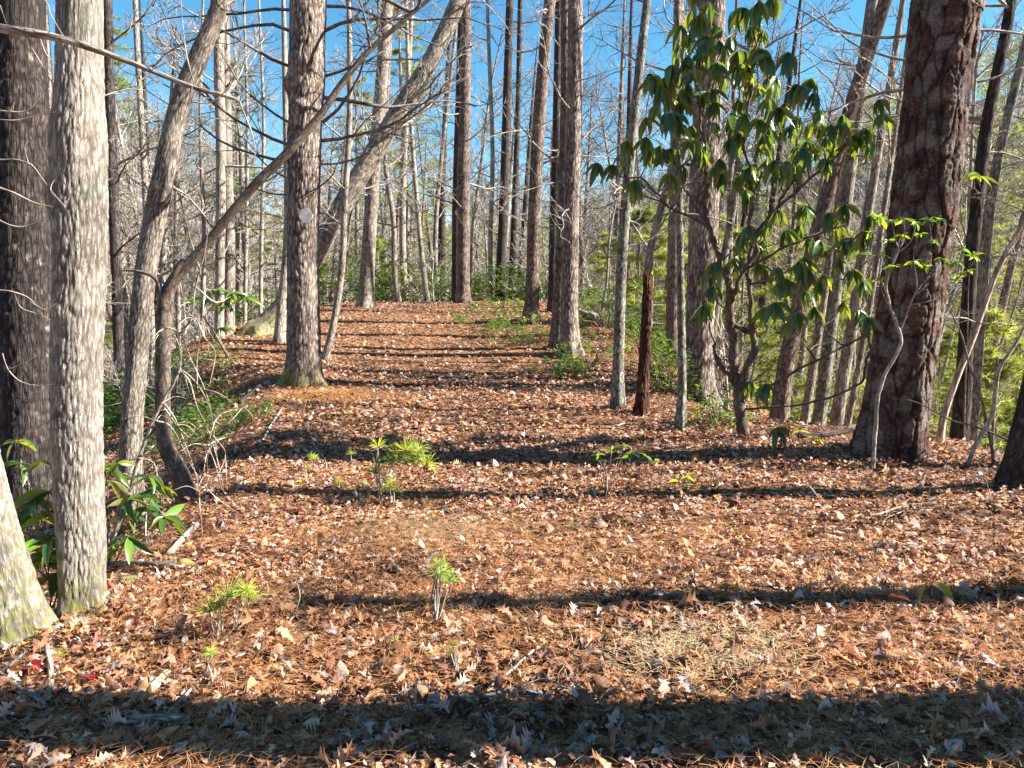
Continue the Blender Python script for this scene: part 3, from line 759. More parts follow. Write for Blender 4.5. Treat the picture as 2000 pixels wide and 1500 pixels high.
# rotten snag with broken top
sn, ps_, rs_ = make_tree('dead_snag', 'rotten reddish stump-like snag with a broken splintered top on the right verge', 'dead tree',
    [(1252, 812, 30), (1256, 740, 24), (1262, 650, 23), (1266, 560, 20)], 'snag', top=0, sides=48, fine=.015, fine_to=4, disp=bark_disp(12, 6, .016, 91, w=.5, lump=.16), nb=0, flare=.25)
a = Acc()
for k in range(16):
    an = rs.uniform(0, 2 * PI); rr_ = .055 * rs.uniform(.3, 1)
    b0 = ps_[-1] + np.array([math.cos(an) * rr_, math.sin(an) * rr_, -.06])
    a.add(*tube(np.array([b0, b0 + [rs.normal(0, .012), rs.normal(0, .01), rs.uniform(.06, .16)], b0 + [rs.normal(0, .02), 0, rs.uniform(.18, .3)]]), [.02, .012, .002], 5))
part('splinters', a, M['snag'], sn)
make_tree('slender_tree', 'bare slim tree rising behind the broken snag and leaning right', 'tree',
    [(1264, 760, 16), (1262, 600, 15), (1268, 500, 15), (1285, 430, 14), (1310, 330, 13), (1330, 200, 11), (1350, 60, 9)], 'grey', d=13.2, nb=9, blen=(.8, 1.8), top=3, sides=18, bz=(2, 9))
make_tree('slender_tree', 'very slim dark lichened trunk in front of the thick pale-barked tree behind the rhododendron', 'tree',
    [(1328, 840, 20), (1332, 740, 17), (1330, 600, 15), (1328, 450, 14), (1326, 250, 13), (1324, 50, 12), (1324, -30, 11)], 'lichen', nb=8, bk='d', blen=(.5, 1.3), top=4, sides=32, fine=.03, fine_to=6, disp=bark_disp(14, 12, .004, 85, w=.35), bz=(1.4, 8))
make_tree('oak_tree', 'thick tall trunk, dark left half and sunlit right half, right behind the rhododendron', 'tree',
    [(1362, 790, 70), (1364, 700, 58), (1370, 560, 56), (1375, 400, 56), (1382, 200, 52), (1392, 0, 48)], 'blaze', d=11.8, nb=5, bk='h', blen=(1, 2.4), top=7, sides=70, fine=.03, fine_to=7, disp=bark_disp(22, 6, .016, 86, w=.38, lump=.04), bz=(4, 10), flare=.25)
make_tree('pine_tree', 'reddish shaded trunk just left of the very slim dark one', 'tree',
    [(1312, 700, 26), (1314, 560, 24), (1318, 400, 23), (1322, 200, 21), (1326, 0, 19)], 'red', d=17, nb=6, bk='d', blen=(.8, 2), top=6, sides=24, bz=(3, 10))
for lab, pts_, m_, d_ in [
    ('slim pale tree leaning right through the rhododendron branches, behind them', [(1385, 700, 16), (1405, 560, 15), (1432, 400, 15), (1455, 220, 13), (1480, 40, 11)], 'lichen', 13),
    ('brown trunk leaning right in the middle of the gap between rhododendron and big pine', [(1522, 812, 36), (1540, 690, 32), (1580, 520, 30), (1625, 350, 28), (1665, 200, 26), (1720, 30, 25)], 'red', 12.5),
    ('lichened trunk leaning right, tallest of the group left of the big pine', [(1598, 835, 26), (1615, 700, 25), (1640, 500, 24), (1660, 330, 24), (1685, 150, 23), (1705, 0, 22)], 'lichen', 13.0),
    ('half-lit trunk closest to the left side of the big pine', [(1632, 838, 26), (1648, 730, 24), (1672, 590, 22), (1692, 440, 19), (1715, 300, 15)], 'tan', 12.2),
    ('thin bleached stem leaning right between the leaning trunks and the big pine', [(1655, 830, 13), (1680, 700, 12), (1705, 560, 11), (1722, 440, 10)], 'tan', 10.8),
    ('slim trunk left of the leaning group, behind the hanging rhododendron leaves', [(1572, 820, 18), (1590, 700, 17), (1612, 560, 16), (1640, 380, 14)], 'tan', 14),
    ('tall slim trunk leaning right just right of the big pine', [(1868, 905, 36), (1880, 780, 32), (1888, 640, 26), (1900, 480, 24), (1925, 260, 22), (1965, 60, 19), (1980, -30, 18)], 'dark', 8.6),
    ('pale lichened trunk leaning right, second from the big pine on its right', [(1900, 800, 24), (1912, 640, 22), (1925, 480, 20), (1945, 330, 18), (1985, 160, 16), (2020, 20, 15)], 'lichen', 11.2)]:
    make_tree('leaning_tree', lab, 'tree', pts_, m_, d=d_, nb=8, bk='d' if m_ == 'red' else 'h', blen=(.7, 1.8), top=4, sides=36, fine=.05, fine_to=7, disp=bark_disp(16, 8, .008, int(pts_[0][0]), w=.35), bz=(2.4, 9), bdir=[0, PI, .7, 2.4])
tp_, pp_, rp_ = make_tree('pine_tree', 'huge dark-red pine at the right with bark in thick cracked plates', 'tree',
    [(1738, 885, 132), (1750, 800, 122), (1770, 650, 118), (1790, 500, 117), (1808, 350, 118), (1826, 200, 116), (1840, 80, 118), (1850, 0, 120), (1858, -70, 118)],
    'pine', top=9, sides=180, fine=.016, fine_to=5.4, flare=.04, fh=.25, disp=bark_disp(15, 2.7, .030, 64, w=.20, warp=.42, lump=.05, rough=.36), nb=0, toptaper=.6, lobes=6)
for (px_, py_, L) in [(1775, 70, 1.5), (1772, 118, 1.3), (1766, 175, 1.6), (1755, 226, .9), (1910, 160, 1.2), (1900, 60, 1.4)]:
    add_branch(tp_, P(px_, py_, 8.0), np.array([-1 if px_ < 1800 else 1, rs.uniform(-.2, .6), rs.uniform(-.02, .12)]), L, 'd', 'twig')
make_tree('oak_tree', 'dark mossy trunk leaning out of the picture at the right edge', 'tree',
    [(1992, 948, 66), (2008, 850, 58), (2034, 720, 56), (2060, 560, 62), (2110, 300, 58)], 'dark', d=5.6, nb=2, bz=(4.5, 8), blen=(1, 2), top=6, sides=70, fine=.03, fine_to=4, disp=bark_disp(22, 9, .009, 87, w=.35), flare=.3)
make_tree('sapling', 'bleached forked sapling leaning right in front of the trunks right of the big pine', 'tree',
    [(1832, 905, 12), (1842, 820, 12), (1868, 740, 12), (1900, 660, 12), (1935, 560, 11), (1962, 500, 10), (2005, 425, 8)], 'deadwood', d=7.3, nb=5, blen=(.5, .9), top=1.2, sides=12, bz=(.9, 4))
sx, pxx, _ = make_tree('sapling', 'crooked thin sapling forking low in front of the bleached one right of the huge pine', 'tree',
    [(1888, 942, 8), (1896, 890, 8), (1922, 840, 9), (1938, 810, 9), (1945, 760, 8), (1952, 720, 7), (1985, 670, 6), (2000, 640, 4)], 'twig', d=6.5, nb=3, blen=(.4, .7), top=.3, sides=9, bz=(.5, 3), flare=.1)
ab = Acc(); twig_from(ab, [P(x, y, 6.52) for x, y in [(1940, 925), (1938, 880), (1925, 820), (1912, 760), (1895, 720), (1880, 660), (1858, 610)]], .017, .006, 20, 6)
twig_from(ab, [P(x, y, 6.5) for x, y in [(2010, 885), (1960, 855), (1900, 832), (1850, 818), (1800, 790), (1770, 780)]], .011, .004, 20, 6)
part('branch', ab, M['twigd'], sx)

# trees standing beyond the right edge of the picture, whose shadows cross the path
for k, (x_, y_, r_, lean) in enumerate([(4.4, 2.36, .23, .02), (6.0, 3.42, .20, -.01), (7.5, 6.2, .13, .03), (9.0, 4.6, .04, .05), (6.8, 1.0, .16, 0.02), (9.8, 7.6, .035, .04), (8.2, 5.3, .03, -.05), (10.5, 8.6, .05, .03), (11.2, 9.9, .03, .08), (12.6, 11.0, .045, -.04), (6.9, 4.0, .025, .06), (5.6, 1.75, .035, .1), (13.8, 12.4, .04, .05), (9.6, 10.9, .09, .02), (11.5, 13.3, .07, -.02), (12.2, 15.0, .08, .02), (12.9, 16.6, .05, .03), (9.2, 9.3, .05, -.03), (13.2, 18.2, .07, .0), (10.4, 12.1, .04, .05)]):
    z_ = float(H(x_, y_))
    root = empty('pine_tree', (x_, y_, z_), ['pine beyond the right edge casting the broad front shadow', 'pine beyond the right edge casting the second shadow band', 'pine beyond the right edge casting the third shadow band', 'thin pine beyond the right edge between shadow bands', 'pine beside the camera beyond the lower right corner'][k] if k < 5 else 'thin ' + ['first', 'second', 'third', 'fourth', 'fifth', 'sixth', 'seventh', 'eighth', 'ninth', 'tenth', 'eleventh', 'twelfth', 'thirteenth', 'fourteenth', 'fifteenth'][k - 5] + ' sapling beyond the right edge casting a streaky shadow', 'tree', 'tall pines beyond the right edge')
    hT = 5.1 if k == 1 else (5.7 if k == 2 else 15.0 if r_ > .1 or k > 12 else 9.0)
    q = np.array([[x_, y_, z_ - .3], [x_ + lean * 3, y_ + .02, z_ + hT * .27], [x_ + lean * 8, y_ + .05, z_ + hT * .67], [x_ + lean * 11, y_, z_ + hT]])
    a = Acc(); a.add(*tube(catmull(q, 60), np.linspace(r_ * 1.1, r_ * .35, 60), 24)); part('trunk', a, M['pine'], root)
    for j in range(0 if k in (1, 2) else 5 if r_ > .1 else 8):
        zz = rs.uniform(6, 14) if r_ > .1 else rs.uniform(2, 8)
        if k == 0 and j == 0:
            for jj in range(11): add_branch(root, np.array([x_ + lean * 3, y_, z_ + rs.uniform(2.4, 6)]), np.array([rs.normal() * .4, rs.choice([-1, 1]), .3]), rs.uniform(.4, .9), 'h', 'twigd')
        add_branch(root, np.array([x_ + lean * zz, y_, z_ + zz]), np.array([rs.normal(), rs.normal() * .4, .2]), rs.uniform(1, 2.2), 'l', 'twigd')

# ------------------------------------------------------------------ leaves
def leaf_tpl(L=1.0, Wd=.3, st=7, fold=.10, droop=.25, sag=0.0, lobes=None, curl=0.0, seed=0, tipw=.02):
    rng = np.random.RandomState(seed)
    t = np.linspace(0, 1, st)
    w = Wd * np.sin(PI * np.clip(t, .02, .985) ** .8) ** .85
    if lobes is not None:
        w = Wd * np.array(lobes)[:st]
    z = -droop * t ** 2 + sag * np.sin(t * PI)
    V = []
    for i in range(st):
        k = curl * rng.normal(0, 1)
        V += [(t[i] * L, -w[i], z[i] + fold * w[i] + k * w[i]), (t[i] * L, 0, z[i] - fold * w[i] * .4), (t[i] * L, w[i], z[i] + fold * w[i] + curl * rng.normal(0, 1) * w[i])]
    F = []
    for i in range(st - 1):
        for j in (0, 1):
            a = i * 3 + j; F.append((a, a + 3, a + 4, a + 1))
    return np.array(V, float), np.array(F)

def scatter(acc, tpl, pos, Rm, sc, col):
    """place one template at many spots, vectorised"""
    V, F = tpl; n = len(pos)
    if n == 0: return
    A = np.einsum('nij,kj->nki', Rm, V) * np.reshape(sc, (n, 1, -1)) + pos[:, None]
    Fi = F[None] + (np.arange(n) * len(V))[:, None, None]
    c = np.repeat(col, len(V), 0)
    if F.shape[1] == 4: acc.add(A.reshape(-1, 3), None, Fi.reshape(-1, 4), None, c)
    else: acc.add(A.reshape(-1, 3), Fi.reshape(-1, 3), None, None, c)

def frames(d, roll):
    """rotation matrices whose X column is d; vectorised"""
    d = d / np.linalg.norm(d, axis=1, keepdims=True)
    up = np.tile([0, 0, 1.0], (len(d), 1)); k = np.abs(d[:, 2]) > .97; up[k] = [0, 1, 0]
    y = np.cross(up, d); y /= np.linalg.norm(y, axis=1, keepdims=True); z = np.cross(d, y)
    c = np.cos(roll)[:, None]; s = np.sin(roll)[:, None]
    return np.stack([d, y * c + z * s, -y * s + z * c], 2)

RL = [leaf_tpl(1, .145, 7, f, dr, 0.03, seed=i) for i, (f, dr) in enumerate([(.25, .18), (.5, .35), (.15, .10), (.9, .25)])]
RLM = []
for i, (V, F) in enumerate(RL):
    a = Acc(); a.add(V, None, F, None, (1, 1, 1)); RLM.append(a.mesh('leaf', M['rhod']))
def tinted(i, c, mat='rhod'):
    key = (i, c, mat)
    if key not in BM:
        a = Acc(); a.add(RL[i][0], None, RL[i][1], None, c); BM[key] = a.mesh('leaf', M[mat])
    return BM[key]
TINTS = [(1, 1, 1), (.75, .85, .8), (1.35, 1.2, 1.0), (.9, 1.05, 1.3), (1.7, 1.45, .9)]

class Shrub:
    """leafy evergreen built whorl by whorl; big leaves are objects, the overflow goes to one mesh"""
    def __init__(s, root, mat='rhod', lim=290): s.root, s.mat, s.lim, s.cnt, s.more = root, mat, lim, 0, Acc()
    def whorl(s, p, axis, n, L, droop=(.2, 1.2), bright=0.0):
        o = np.array(s.root.location)
        axis = np.asarray(axis, float); axis = axis / np.linalg.norm(axis)
        B = rot_to(axis); ph = rs.uniform(0, 6.28)
        for k in range(n):
            an = ph + k * 2 * PI / n + rs.normal(0, .25)
            dv = axis * rs.uniform(-.1, .55) + B[:, 1] * math.cos(an) + B[:, 2] * math.sin(an)
            dv = dv / np.linalg.norm(dv); dv = dv + np.array([0, 0, -rs.uniform(*droop)])
            Lk = L * rs.uniform(.55, 1.2); i = rs.randint(4)
            R_ = frames(dv[None], np.array([rs.normal(0, .6)]))[0]
            tc = TINTS[rs.randint(len(TINTS))]
            if rs.rand() < bright: tc = (2.6, 1.9, .8)
            if s.cnt < s.lim:
                put('leaf', tinted(i, tc, s.mat), s.root, Vector(p - o), Matrix(R_.tolist()), Lk); s.cnt += 1
            else:
                scatter(s.more, RL[i], np.array([p]), R_[None], np.array([Lk]), np.array([tc]))
    def done(s):
        if s.more.V:
            f = part('foliage', s.more, M[s.mat], s.root); f['kind'] = 'stuff'

# ------------------------------------------------------------------ the rhododendron on the right
def skeleton_shrub(root, skel, clusters, d0, name='stem', mat='twigd', rscale=1.0, jitter=.04):
    """skel: list of (px,py,d,width px) polylines; clusters: (px,py,d). returns tip points and directions"""
    nodes = []; acc = Acc()
    for line in skel:
        p = np.array([P(x, y, d) for x, y, d, w in line]); r = np.array([rad(w, d) for x, y, d, w in line])
        q = catmull(np.hstack([p, r[:, None]]), max(8, len(line) * 8))
        q[:, :3] += np.stack([fbm(np.arange(len(q)) / 4, np.zeros(len(q)) + line[0][0], 2), fbm(np.arange(len(q)) / 4, np.zeros(len(q)) + 9 + line[0][0], 3), np.zeros(len(q))], -1) * jitter
        acc.add(*tube(q[:, :3], np.maximum(q[:, 3], .003), 12))
        for k in range(len(q)): nodes.append((q[k, :3], q[k, 3]))
    tips = []
    pts = [P(*c) for c in clusters]
    used_nodes = list(nodes)
    ext = max(np.ptp(np.array([n[0] for n in nodes] + pts), axis=0)); mind = min(.12, ext * .06)
    order = sorted(range(len(pts)), key=lambda i: min(np.linalg.norm(pts[i] - n[0]) for n in nodes))
    for i in order:
        p = pts[i]; best = None; bd = 1e9
        for (q, r) in used_nodes:
            dl = p - q; dist = np.linalg.norm(dl)
            if dist < mind: continue
            c = dist + max(0, .25 - dl[2]) * 1.2
            if c < bd: bd, best = c, (q, r)
        if best is None: best = nodes[-1]
        q, r = best; L = np.linalg.norm(p - q)
        mid = (p + q) / 2 + np.array([rs.normal(0, .08) * L, rs.normal(0, .08) * L, -.10 * L])
        r0 = min(r * .75, .004 + .008 * L) * rscale
        c_ = catmull(np.array([q, mid, p]), 9)
        acc.add(*tube(c_, np.linspace(r0, .0028, 9), 6))
        for k in (3, 5, 7): used_nodes.append((c_[k], r0 * .7))
        used_nodes.append((p, .003))
        tips.append((p, c_[-1] - c_[-2]))
    part(name, acc, M[mat], root)
    return tips

bx = hit(1450, 856); rd = bx[1]
rh = empty('rhododendron', (bx[0], bx[1], float(H(bx[0], bx[1]))), 'tall rhododendron with many drooping dark glossy leaves left of the huge pine', 'shrub')
D = rd
skel = [
 [(1455, 905, D, 26), (1452, 850, D, 24), (1448, 800, D, 22), (1446, 765, D, 22)],
 [(1446, 768, D, 20), (1436, 720, D, 18), (1428, 660, D, 17), (1424, 600, D - .1, 16), (1422, 560, D - .1, 14), (1405, 500, D - .2, 11), (1388, 450, D - .2, 9), (1376, 400, D - .2, 7), (1378, 345, D - .2, 6), (1372, 260, D - .3, 5), (1362, 160, D - .3, 4)],
 [(1446, 766, D, 17), (1460, 720, D - .1, 14), (1470, 670, D - .1, 13), (1464, 610, D - .15, 10), (1462, 540, D - .2, 9), (1470, 470, D - .2, 8), (1500, 430, D - .3, 7), (1530, 380, D - .4, 6), (1560, 340, D - .4, 5)],
 [(1470, 650, D - .1, 11), (1445, 640, D - .05, 10), (1424, 628, D, 9)],
 [(1424, 590, D - .1, 10), (1440, 560, D - .2, 9), (1462, 520, D - .2, 9), (1478, 480, D - .25, 9), (1466, 430, D - .3, 8), (1470, 370, D - .3, 7), (1455, 280, D - .4, 6), (1465, 180, D - .4, 5), (1480, 80, D - .4, 4)],
 [(1405, 500, D - .2, 8), (1380, 440, D - .3, 6), (1345, 380, D - .3, 5), (1330, 320, D - .4, 5), (1325, 230, D - .4, 4), (1335, 130, D - .4, 3.5)],
 [(1388, 445, D - .2, 5), (1350, 425, D - .3, 5), (1300, 400, D - .3, 4), (1262, 352, D - .3, 4), (1222, 346, D - .3, 3.5)],
 [(1446, 765, D, 10), (1432, 745, D, 9), (1410, 720, D - .1, 8), (1395, 700, D - .1, 8)],
 [(1412, 722, D - .1, 6), (1400, 690, D - .1, 6), (1394, 670, D - .1, 5)],
 [(1472, 470, D - .25, 7), (1520, 410, D - .4, 6), (1580, 350, D - .5, 5), (1640, 300, D - .5, 4)],
 [(1462, 525, D - .2, 6), (1520, 490, D - .4, 5), (1590, 460, D - .5, 4.5), (1650, 440, D - .5, 4)],
 [(1480, 770, D - .2, 5), (1560, 720, D - .4, 5), (1620, 690, D - .5, 4.5), (1700, 650, D - .5, 3.5)],
 [(1448, 800, D, 5), (1560, 790, D - .4, 4.5), (1660, 760, D - .6, 4.5), (1690, 720, D - .7, 5), (1700, 680, D - .7, 4)],
]
cl = [(1165,318),(1195,322),(1240,352),(1215,300),(1262,268),(1290,170),(1282,205),(1310,222),(1345,185),(1330,50),(1352,20),(1400,50),(1385,5),(1432,22),(1478,12),(1508,-8),(1370,100),(1352,245),(1310,290),(1332,322),(1380,285),(1405,310),(1425,235),(1442,195),(1462,128),(1482,165),(1502,110),(1540,102),(1468,52),(1438,272),(1482,285),(1522,210),(1556,165),(1542,250),(1570,290),(1602,215),(1645,225),(1690,250),(1702,275),(1722,222),(1622,275),(1532,318),(1458,372),(1478,330),(1536,315),(1572,402),(1622,418),(1650,400),(1662,465),(1692,452),(1602,470),(1642,508),(1560,510),(1572,566),(1532,545),(1496,600),(1560,612),(1602,550),(1688,548),(1680,606),(1648,590),(1392,560),(1385,590),(1400,512),(1442,500),(1482,480),(1496,750),(1520,835),(1462,745),(1500,430),(1300,150),(1275,150),(1455,100),(1410,150),(1395,200),(1500,250),(1590,180),(1665,270),(1610,310),(1535,450),(1465,440),(1560,440),(1640,440),(1700,420),(1350,270),(1290,285),(1365,30),(1345,110),(1325,90),(1420,90),(1380,180),(1400,130),(1430,70),(1310,190),(1330,240),(1365,290),(1395,240),(1425,270),(1460,160),(1500,190),(1515,150),(1535,200),(1440,130),(1450,15),(1490,60),(1380,70),(1480,230),(1500,310),(1555,290),(1585,240),(1460,320),(1440,340),(1320,140),(1345,60)]
cl = cl + [(x + rs.normal(0, 24), y + rs.normal(0, 22)) for x, y in cl if rs.rand() < .55]
cl = [(x, y, D - .35 + rs.uniform(-.65, .45)) for x, y in cl]
tips = skeleton_shrub(rh, skel, cl, D, mat='limb', rscale=1.25)
S_ = Shrub(rh)
tips.sort(key=lambda t: t[0][1])
for p, dv in tips:
    S_.whorl(p, np.array([dv[0], dv[1], abs(dv[2]) + .4]), rs.randint(7, 12), .20, (.6, 3.4), .10)
S_.done()

def small_rhod(name, label, cat, base, clusters, d, L, n=(5, 8), bright=.5, mat='rhod', smat='twigd', droop=(.1, .9), stems=None, sw=6):
    b = P(*base, d) if len(base) == 2 else P(*base)
    root = empty(name, (b[0], b[1], float(H(b[0], b[1]))), label, cat)
    b0 = np.array(root.location)
    sk = stems or [[(base[0], base[1] + 6, d, sw), ((base[0] * 2 + clusters[0][0]) / 3, (base[1] * 2 + clusters[0][1]) / 3, d, sw * .7), ((base[0] + clusters[0][0] * 2) / 3, (base[1] + clusters[0][1] * 2) / 3, d, sw * .5)]]
    tips = skeleton_shrub(root, sk, [(c[0], c[1], (c[2] if len(c) > 2 else d) + rs.uniform(-.1, .1)) for c in clusters], d, mat=smat, jitter=.01)
    S = Shrub(root, mat)
    for p, dv in tips: S.whorl(p, np.array([dv[0], dv[1], abs(dv[2]) + .3]), rs.randint(*n), L, droop, bright)
    S.done()
    return root

small_rhod('rhododendron', 'young rhododendron with broad bright leaves crowded behind the foot of the pale oak', 'shrub', (95, 1190),
    [(25, 1010), (40, 1035), (75, 1060), (90, 1000), (100, 1045), (70, 975), (95, 960), (85, 1100), (110, 1120), (60, 1010), (98, 1080)], 3.75, .16)
small_rhod('rhododendron', 'leafy rhododendron shoots growing just right of the pale oak, one over the fallen log', 'shrub', (215, 1120),
    [(205, 915), (230, 905), (215, 940), (255, 975), (270, 965), (290, 930), (310, 950), (245, 1010), (230, 1060), (250, 1050), (320, 1010), (285, 990)], 4.6, .165)
small_rhod('rhododendron', 'two-leaved rhododendron shoot in front of the very dark trunk at the left edge', 'shrub', (60, 960), [(30, 862), (38, 905), (80, 900)], 5.2, .19, n=(3, 5))
small_rhod('rhododendron', 'sprigs of drooping bright rhododendron leaves in front of the smooth pair of stems', 'shrub', (445, 690),
    [(375, 585), (425, 565), (455, 572), (480, 580), (440, 592), (430, 640), (410, 585)], 12.5, .26, n=(7, 10), bright=.6, droop=(.3, 1.1))
small_rhod('rhododendron', 'single hanging whorl of sunlit rhododendron leaves to the right of the huge pine', 'shrub', (1880, 905), [(1900, 335), (1912, 345)], 7.6, .19, n=(4, 6), bright=.8, sw=4)
# seedlings on the litter
small_rhod('rhododendron_seedling', 'thin leafy seedling sprawling on the litter in the band of shade right of the path', 'seedling', (1185, 985),
    [(1165, 888), (1195, 880), (1215, 895), (1235, 885), (1262, 890), (1180, 900), (1220, 870), (1280, 900)], 6.05, .085, n=(3, 5), bright=.4, mat='laurel', smat='twig', droop=(-.2, .5), sw=3)
small_rhod('rhododendron_seedling', 'low yellow-green seedling on sunlit litter right of centre', 'seedling', (1370, 985), [(1325, 940), (1340, 930), (1362, 950), (1330, 962), (1358, 968)], 5.9, .10, n=(4, 6), bright=.9, mat='herb', smat='twig', droop=(-.2, .5), sw=3)
small_rhod('rhododendron_seedling', 'pale yellow-leaved seedling left of the pine seedling cluster', 'seedling', (590, 985), [(560, 955), (585, 940), (605, 955), (590, 965), (575, 950)], 6.2, .075, n=(4, 6), bright=.9, mat='herb', smat='twig', droop=(-.3, .3), sw=3)
small_rhod('rhododendron_seedling', 'tiny round-leaved seedling on the left bank below the pale yellow one', 'seedling', (532, 1012), [(528, 990), (540, 980), (522, 1000)], 5.7, .07, n=(4, 6), bright=.9, mat='herb', smat='twig', droop=(-.3, .3), sw=3)
small_rhod('rhododendron_seedling', 'small seedling with a few shiny leaves at the foot of the rhododendron', 'seedling', (1560, 880), [(1540, 830), (1562, 840), (1590, 855), (1600, 862)], 7.3, .10, n=(3, 5), bright=.8, mat='herb', smat='twig', droop=(-.1, .6), sw=3)
# the bright single leaf lying at the right
sp_ = hit(1800, 1185)
lf = empty('rhododendron_seedling', (sp_[0], sp_[1], float(H(sp_[0], sp_[1]))), 'seedling with one big glossy green leaf alone on the litter at the lower right', 'seedling')
o_ = np.array(lf.location)
for (x, y, x2, y2, L, c) in [(1813, 1135, 1785, 1195, .17, (2.0, 2.0, .5)), (1826, 1160, 1820, 1195, .10, (2.2, 1.7, .5)), (1833, 1138, 1868, 1175, .11, (2.4, 2.0, 1.2))]:
    a0 = P(x, y, sp_[1]); a1 = P(x2, y2, sp_[1] - .03); dv = a1 - a0
    Rm = frames(dv[None], np.array([1.15]))[0]
    put('leaf', tinted(0, c, 'rhod'), lf, Vector(a0 - o_), Matrix(Rm.tolist()), (L, L * 1.25, L))
a = Acc(); twig_from(a, [P(1822, 1150, sp_[1] + .02) + [0, 0, -.06], P(1820, 1140, sp_[1]), P(1813, 1135, sp_[1])], .003, .0015, 8); twig_from(a, [P(1820, 1140, sp_[1]), P(1828, 1132, sp_[1]), P(1833, 1138, sp_[1])], .002, .001, 8)
part('stem', a, M['twig'], lf)

# ------------------------------------------------------------------ small-leaved bushes
LS = [leaf_tpl(1, .22, 3, .3, .12, seed=40), leaf_tpl(1, .17, 3, .5, .2, seed=41), leaf_tpl(1, .2, 3, .1, .05, seed=42)]
def bush(name, label, cat, cx, cy, wx, wy, h, n, L, mat='laurel', smat='twigd', group=None, z0=None, ns=9, per=6, kind=None, top=0.25):
    z = float(H(cx, cy)) if z0 is None else z0
    root = empty(name, (cx, cy, z), label, cat, group)
    st = Acc(); lf = Acc()
    # stems
    tips = []
    for k in range(ns):
        an = rs.uniform(0, 2 * PI); rr_ = math.sqrt(rs.rand())
        tip = np.array([cx + math.cos(an) * rr_ * wx, cy + math.sin(an) * rr_ * wy, 0]); tip[2] = z + h * rs.uniform(.45, 1) * (1 - .4 * rr_)
        b = np.array([cx + math.cos(an) * rr_ * wx * .25, cy + math.sin(an) * rr_ * wy * .25, z - .05])
        c = catmull(np.array([b, (b + tip) / 2 + rs.normal(0, .06 * h, 3), tip]), 7)
        st.add(*tube(c, np.linspace(.008 + h * .006, .003, 7), 4)); tips.append(c)
    ang = rs.uniform(0, 2 * PI, n); rad_ = rs.rand(n) ** .5
    x = cx + np.cos(ang) * rad_ * wx; y = cy + np.sin(ang) * rad_ * wy
    base = H(x, y) if kind == 'drape' else np.full(n, z)
    zz = base + h * (rs.rand(n) ** .7) * (1 - .55 * rad_ ** 2) + .02
    keep = fbm(x * 2.3 / max(wx, .5) * 2 + 5, zz * 3 + y, rs.randint(99), 2) > -.12
    x, y, zz = x[keep], y[keep], zz[keep]; n = len(x)
    P0 = np.stack([x, y, zz], -1)
    for k in range(per):
        an = rs.uniform(0, 2 * PI, n)
        dv = np.stack([np.cos(an), np.sin(an), rs.uniform(-.6, .7, n)], -1)
        R_ = frames(dv, rs.normal(0, .5, n))
        br = rs.uniform(.7, 1.3, n)[:, None] * np.array([[1, 1, 1]]) * np.where(rs.rand(n, 1) < .25, [[1.5, 1.3, .8]], [[1, 1, 1]])
        scatter(lf, LS[k % 3], P0 + rs.normal(0, L * .4, (n, 3)), R_, rs.uniform(.6, 1.2, n) * L, br)
    part('stem', st, M[smat], root)
    f = part('foliage', lf, M[mat], root); f['kind'] = 'stuff'
    return root

for (px_, py_, wx, wy, h, n, L, mat, lab) in [
    (970, 628, 1.2, 1.9, .55, 420, .075, 'laurel', 'sprawling low green bush along the right rim of the path near the crest'),
    (1000, 660, .8, 1.2, .40, 260, .07, 'laurel', 'patchy low bush in front of the reddish pine at the path rim'),
    (1100, 735, .55, .55, .38, 260, .06, 'laurel', 'bright green bush at the foot of the lichened pair'),
    (1160, 700, .8, 1.5, .5, 170, .07, 'laurel', 'loose thin bush on the bank right of the lichened pair'),
    (1185, 640, 1.4, 2.2, .9, 500, .075, 'laurel', 'tall loose green bush further down the bank behind the first slim trunk'),
    (470, 835, .42, .35, .26, 150, .055, 'laurel', 'dark green low bush in shade on the left bank below the orange litter'),
    (360, 760, 1.0, 1.2, .5, 420, .06, 'laurel', 'green undergrowth bush right of the bent slender trunk'),
    (1300, 770, .45, .5, 1.0, 330, .062, 'laurel', 'waist-high dark green bush between the snag and the very slim dark trunk'),
    (1250, 690, .5, .6, .8, 150, .07, 'laurel', 'leafy laurel bush crossing in front of the snag'),
    (1400, 830, .4, .5, .35, 110, .06, 'laurel', 'small low bush by the foot of the rhododendron')]:
    h_ = hit(px_, py_)
    bush('laurel_bush', lab, 'bush', h_[0], h_[1], wx, wy, h, n, L, mat, ns=10 + int(n / 40), kind='drape')

# mountain laurel sprigs in front of the huge pine
small_rhod('mountain_laurel', 'bright small-leaved laurel twigs reaching across the trunk of the huge pine', 'shrub', (1700, 905),
    [(1715, 425), (1742, 432), (1765, 428), (1790, 436), (1815, 430), (1838, 428), (1735, 470), (1725, 500), (1760, 460), (1795, 458), (1822, 470), (1785, 512), (1810, 520), (1840, 505), (1868, 512), (1880, 488), (1900, 500), (1890, 530), (1700, 455), (1720, 545), (1690, 500), (1745, 520), (1870, 540)],
    6.35, .085, n=(6, 10), bright=.15, mat='laurelbright', smat='twig', droop=(-.2, .8), stems=[[(1705, 915, 6.4, 8), (1712, 800, 6.4, 7.5), (1725, 740, 6.4, 7), (1752, 690, 6.4, 7), (1757, 650, 6.4, 6), (1735, 590, 6.4, 5), (1735, 540, 6.35, 4.5), (1760, 480, 6.3, 3.5)],
      [(1757, 650, 6.4, 3), (1790, 570, 6.35, 3), (1830, 530, 6.35, 2.5)]])

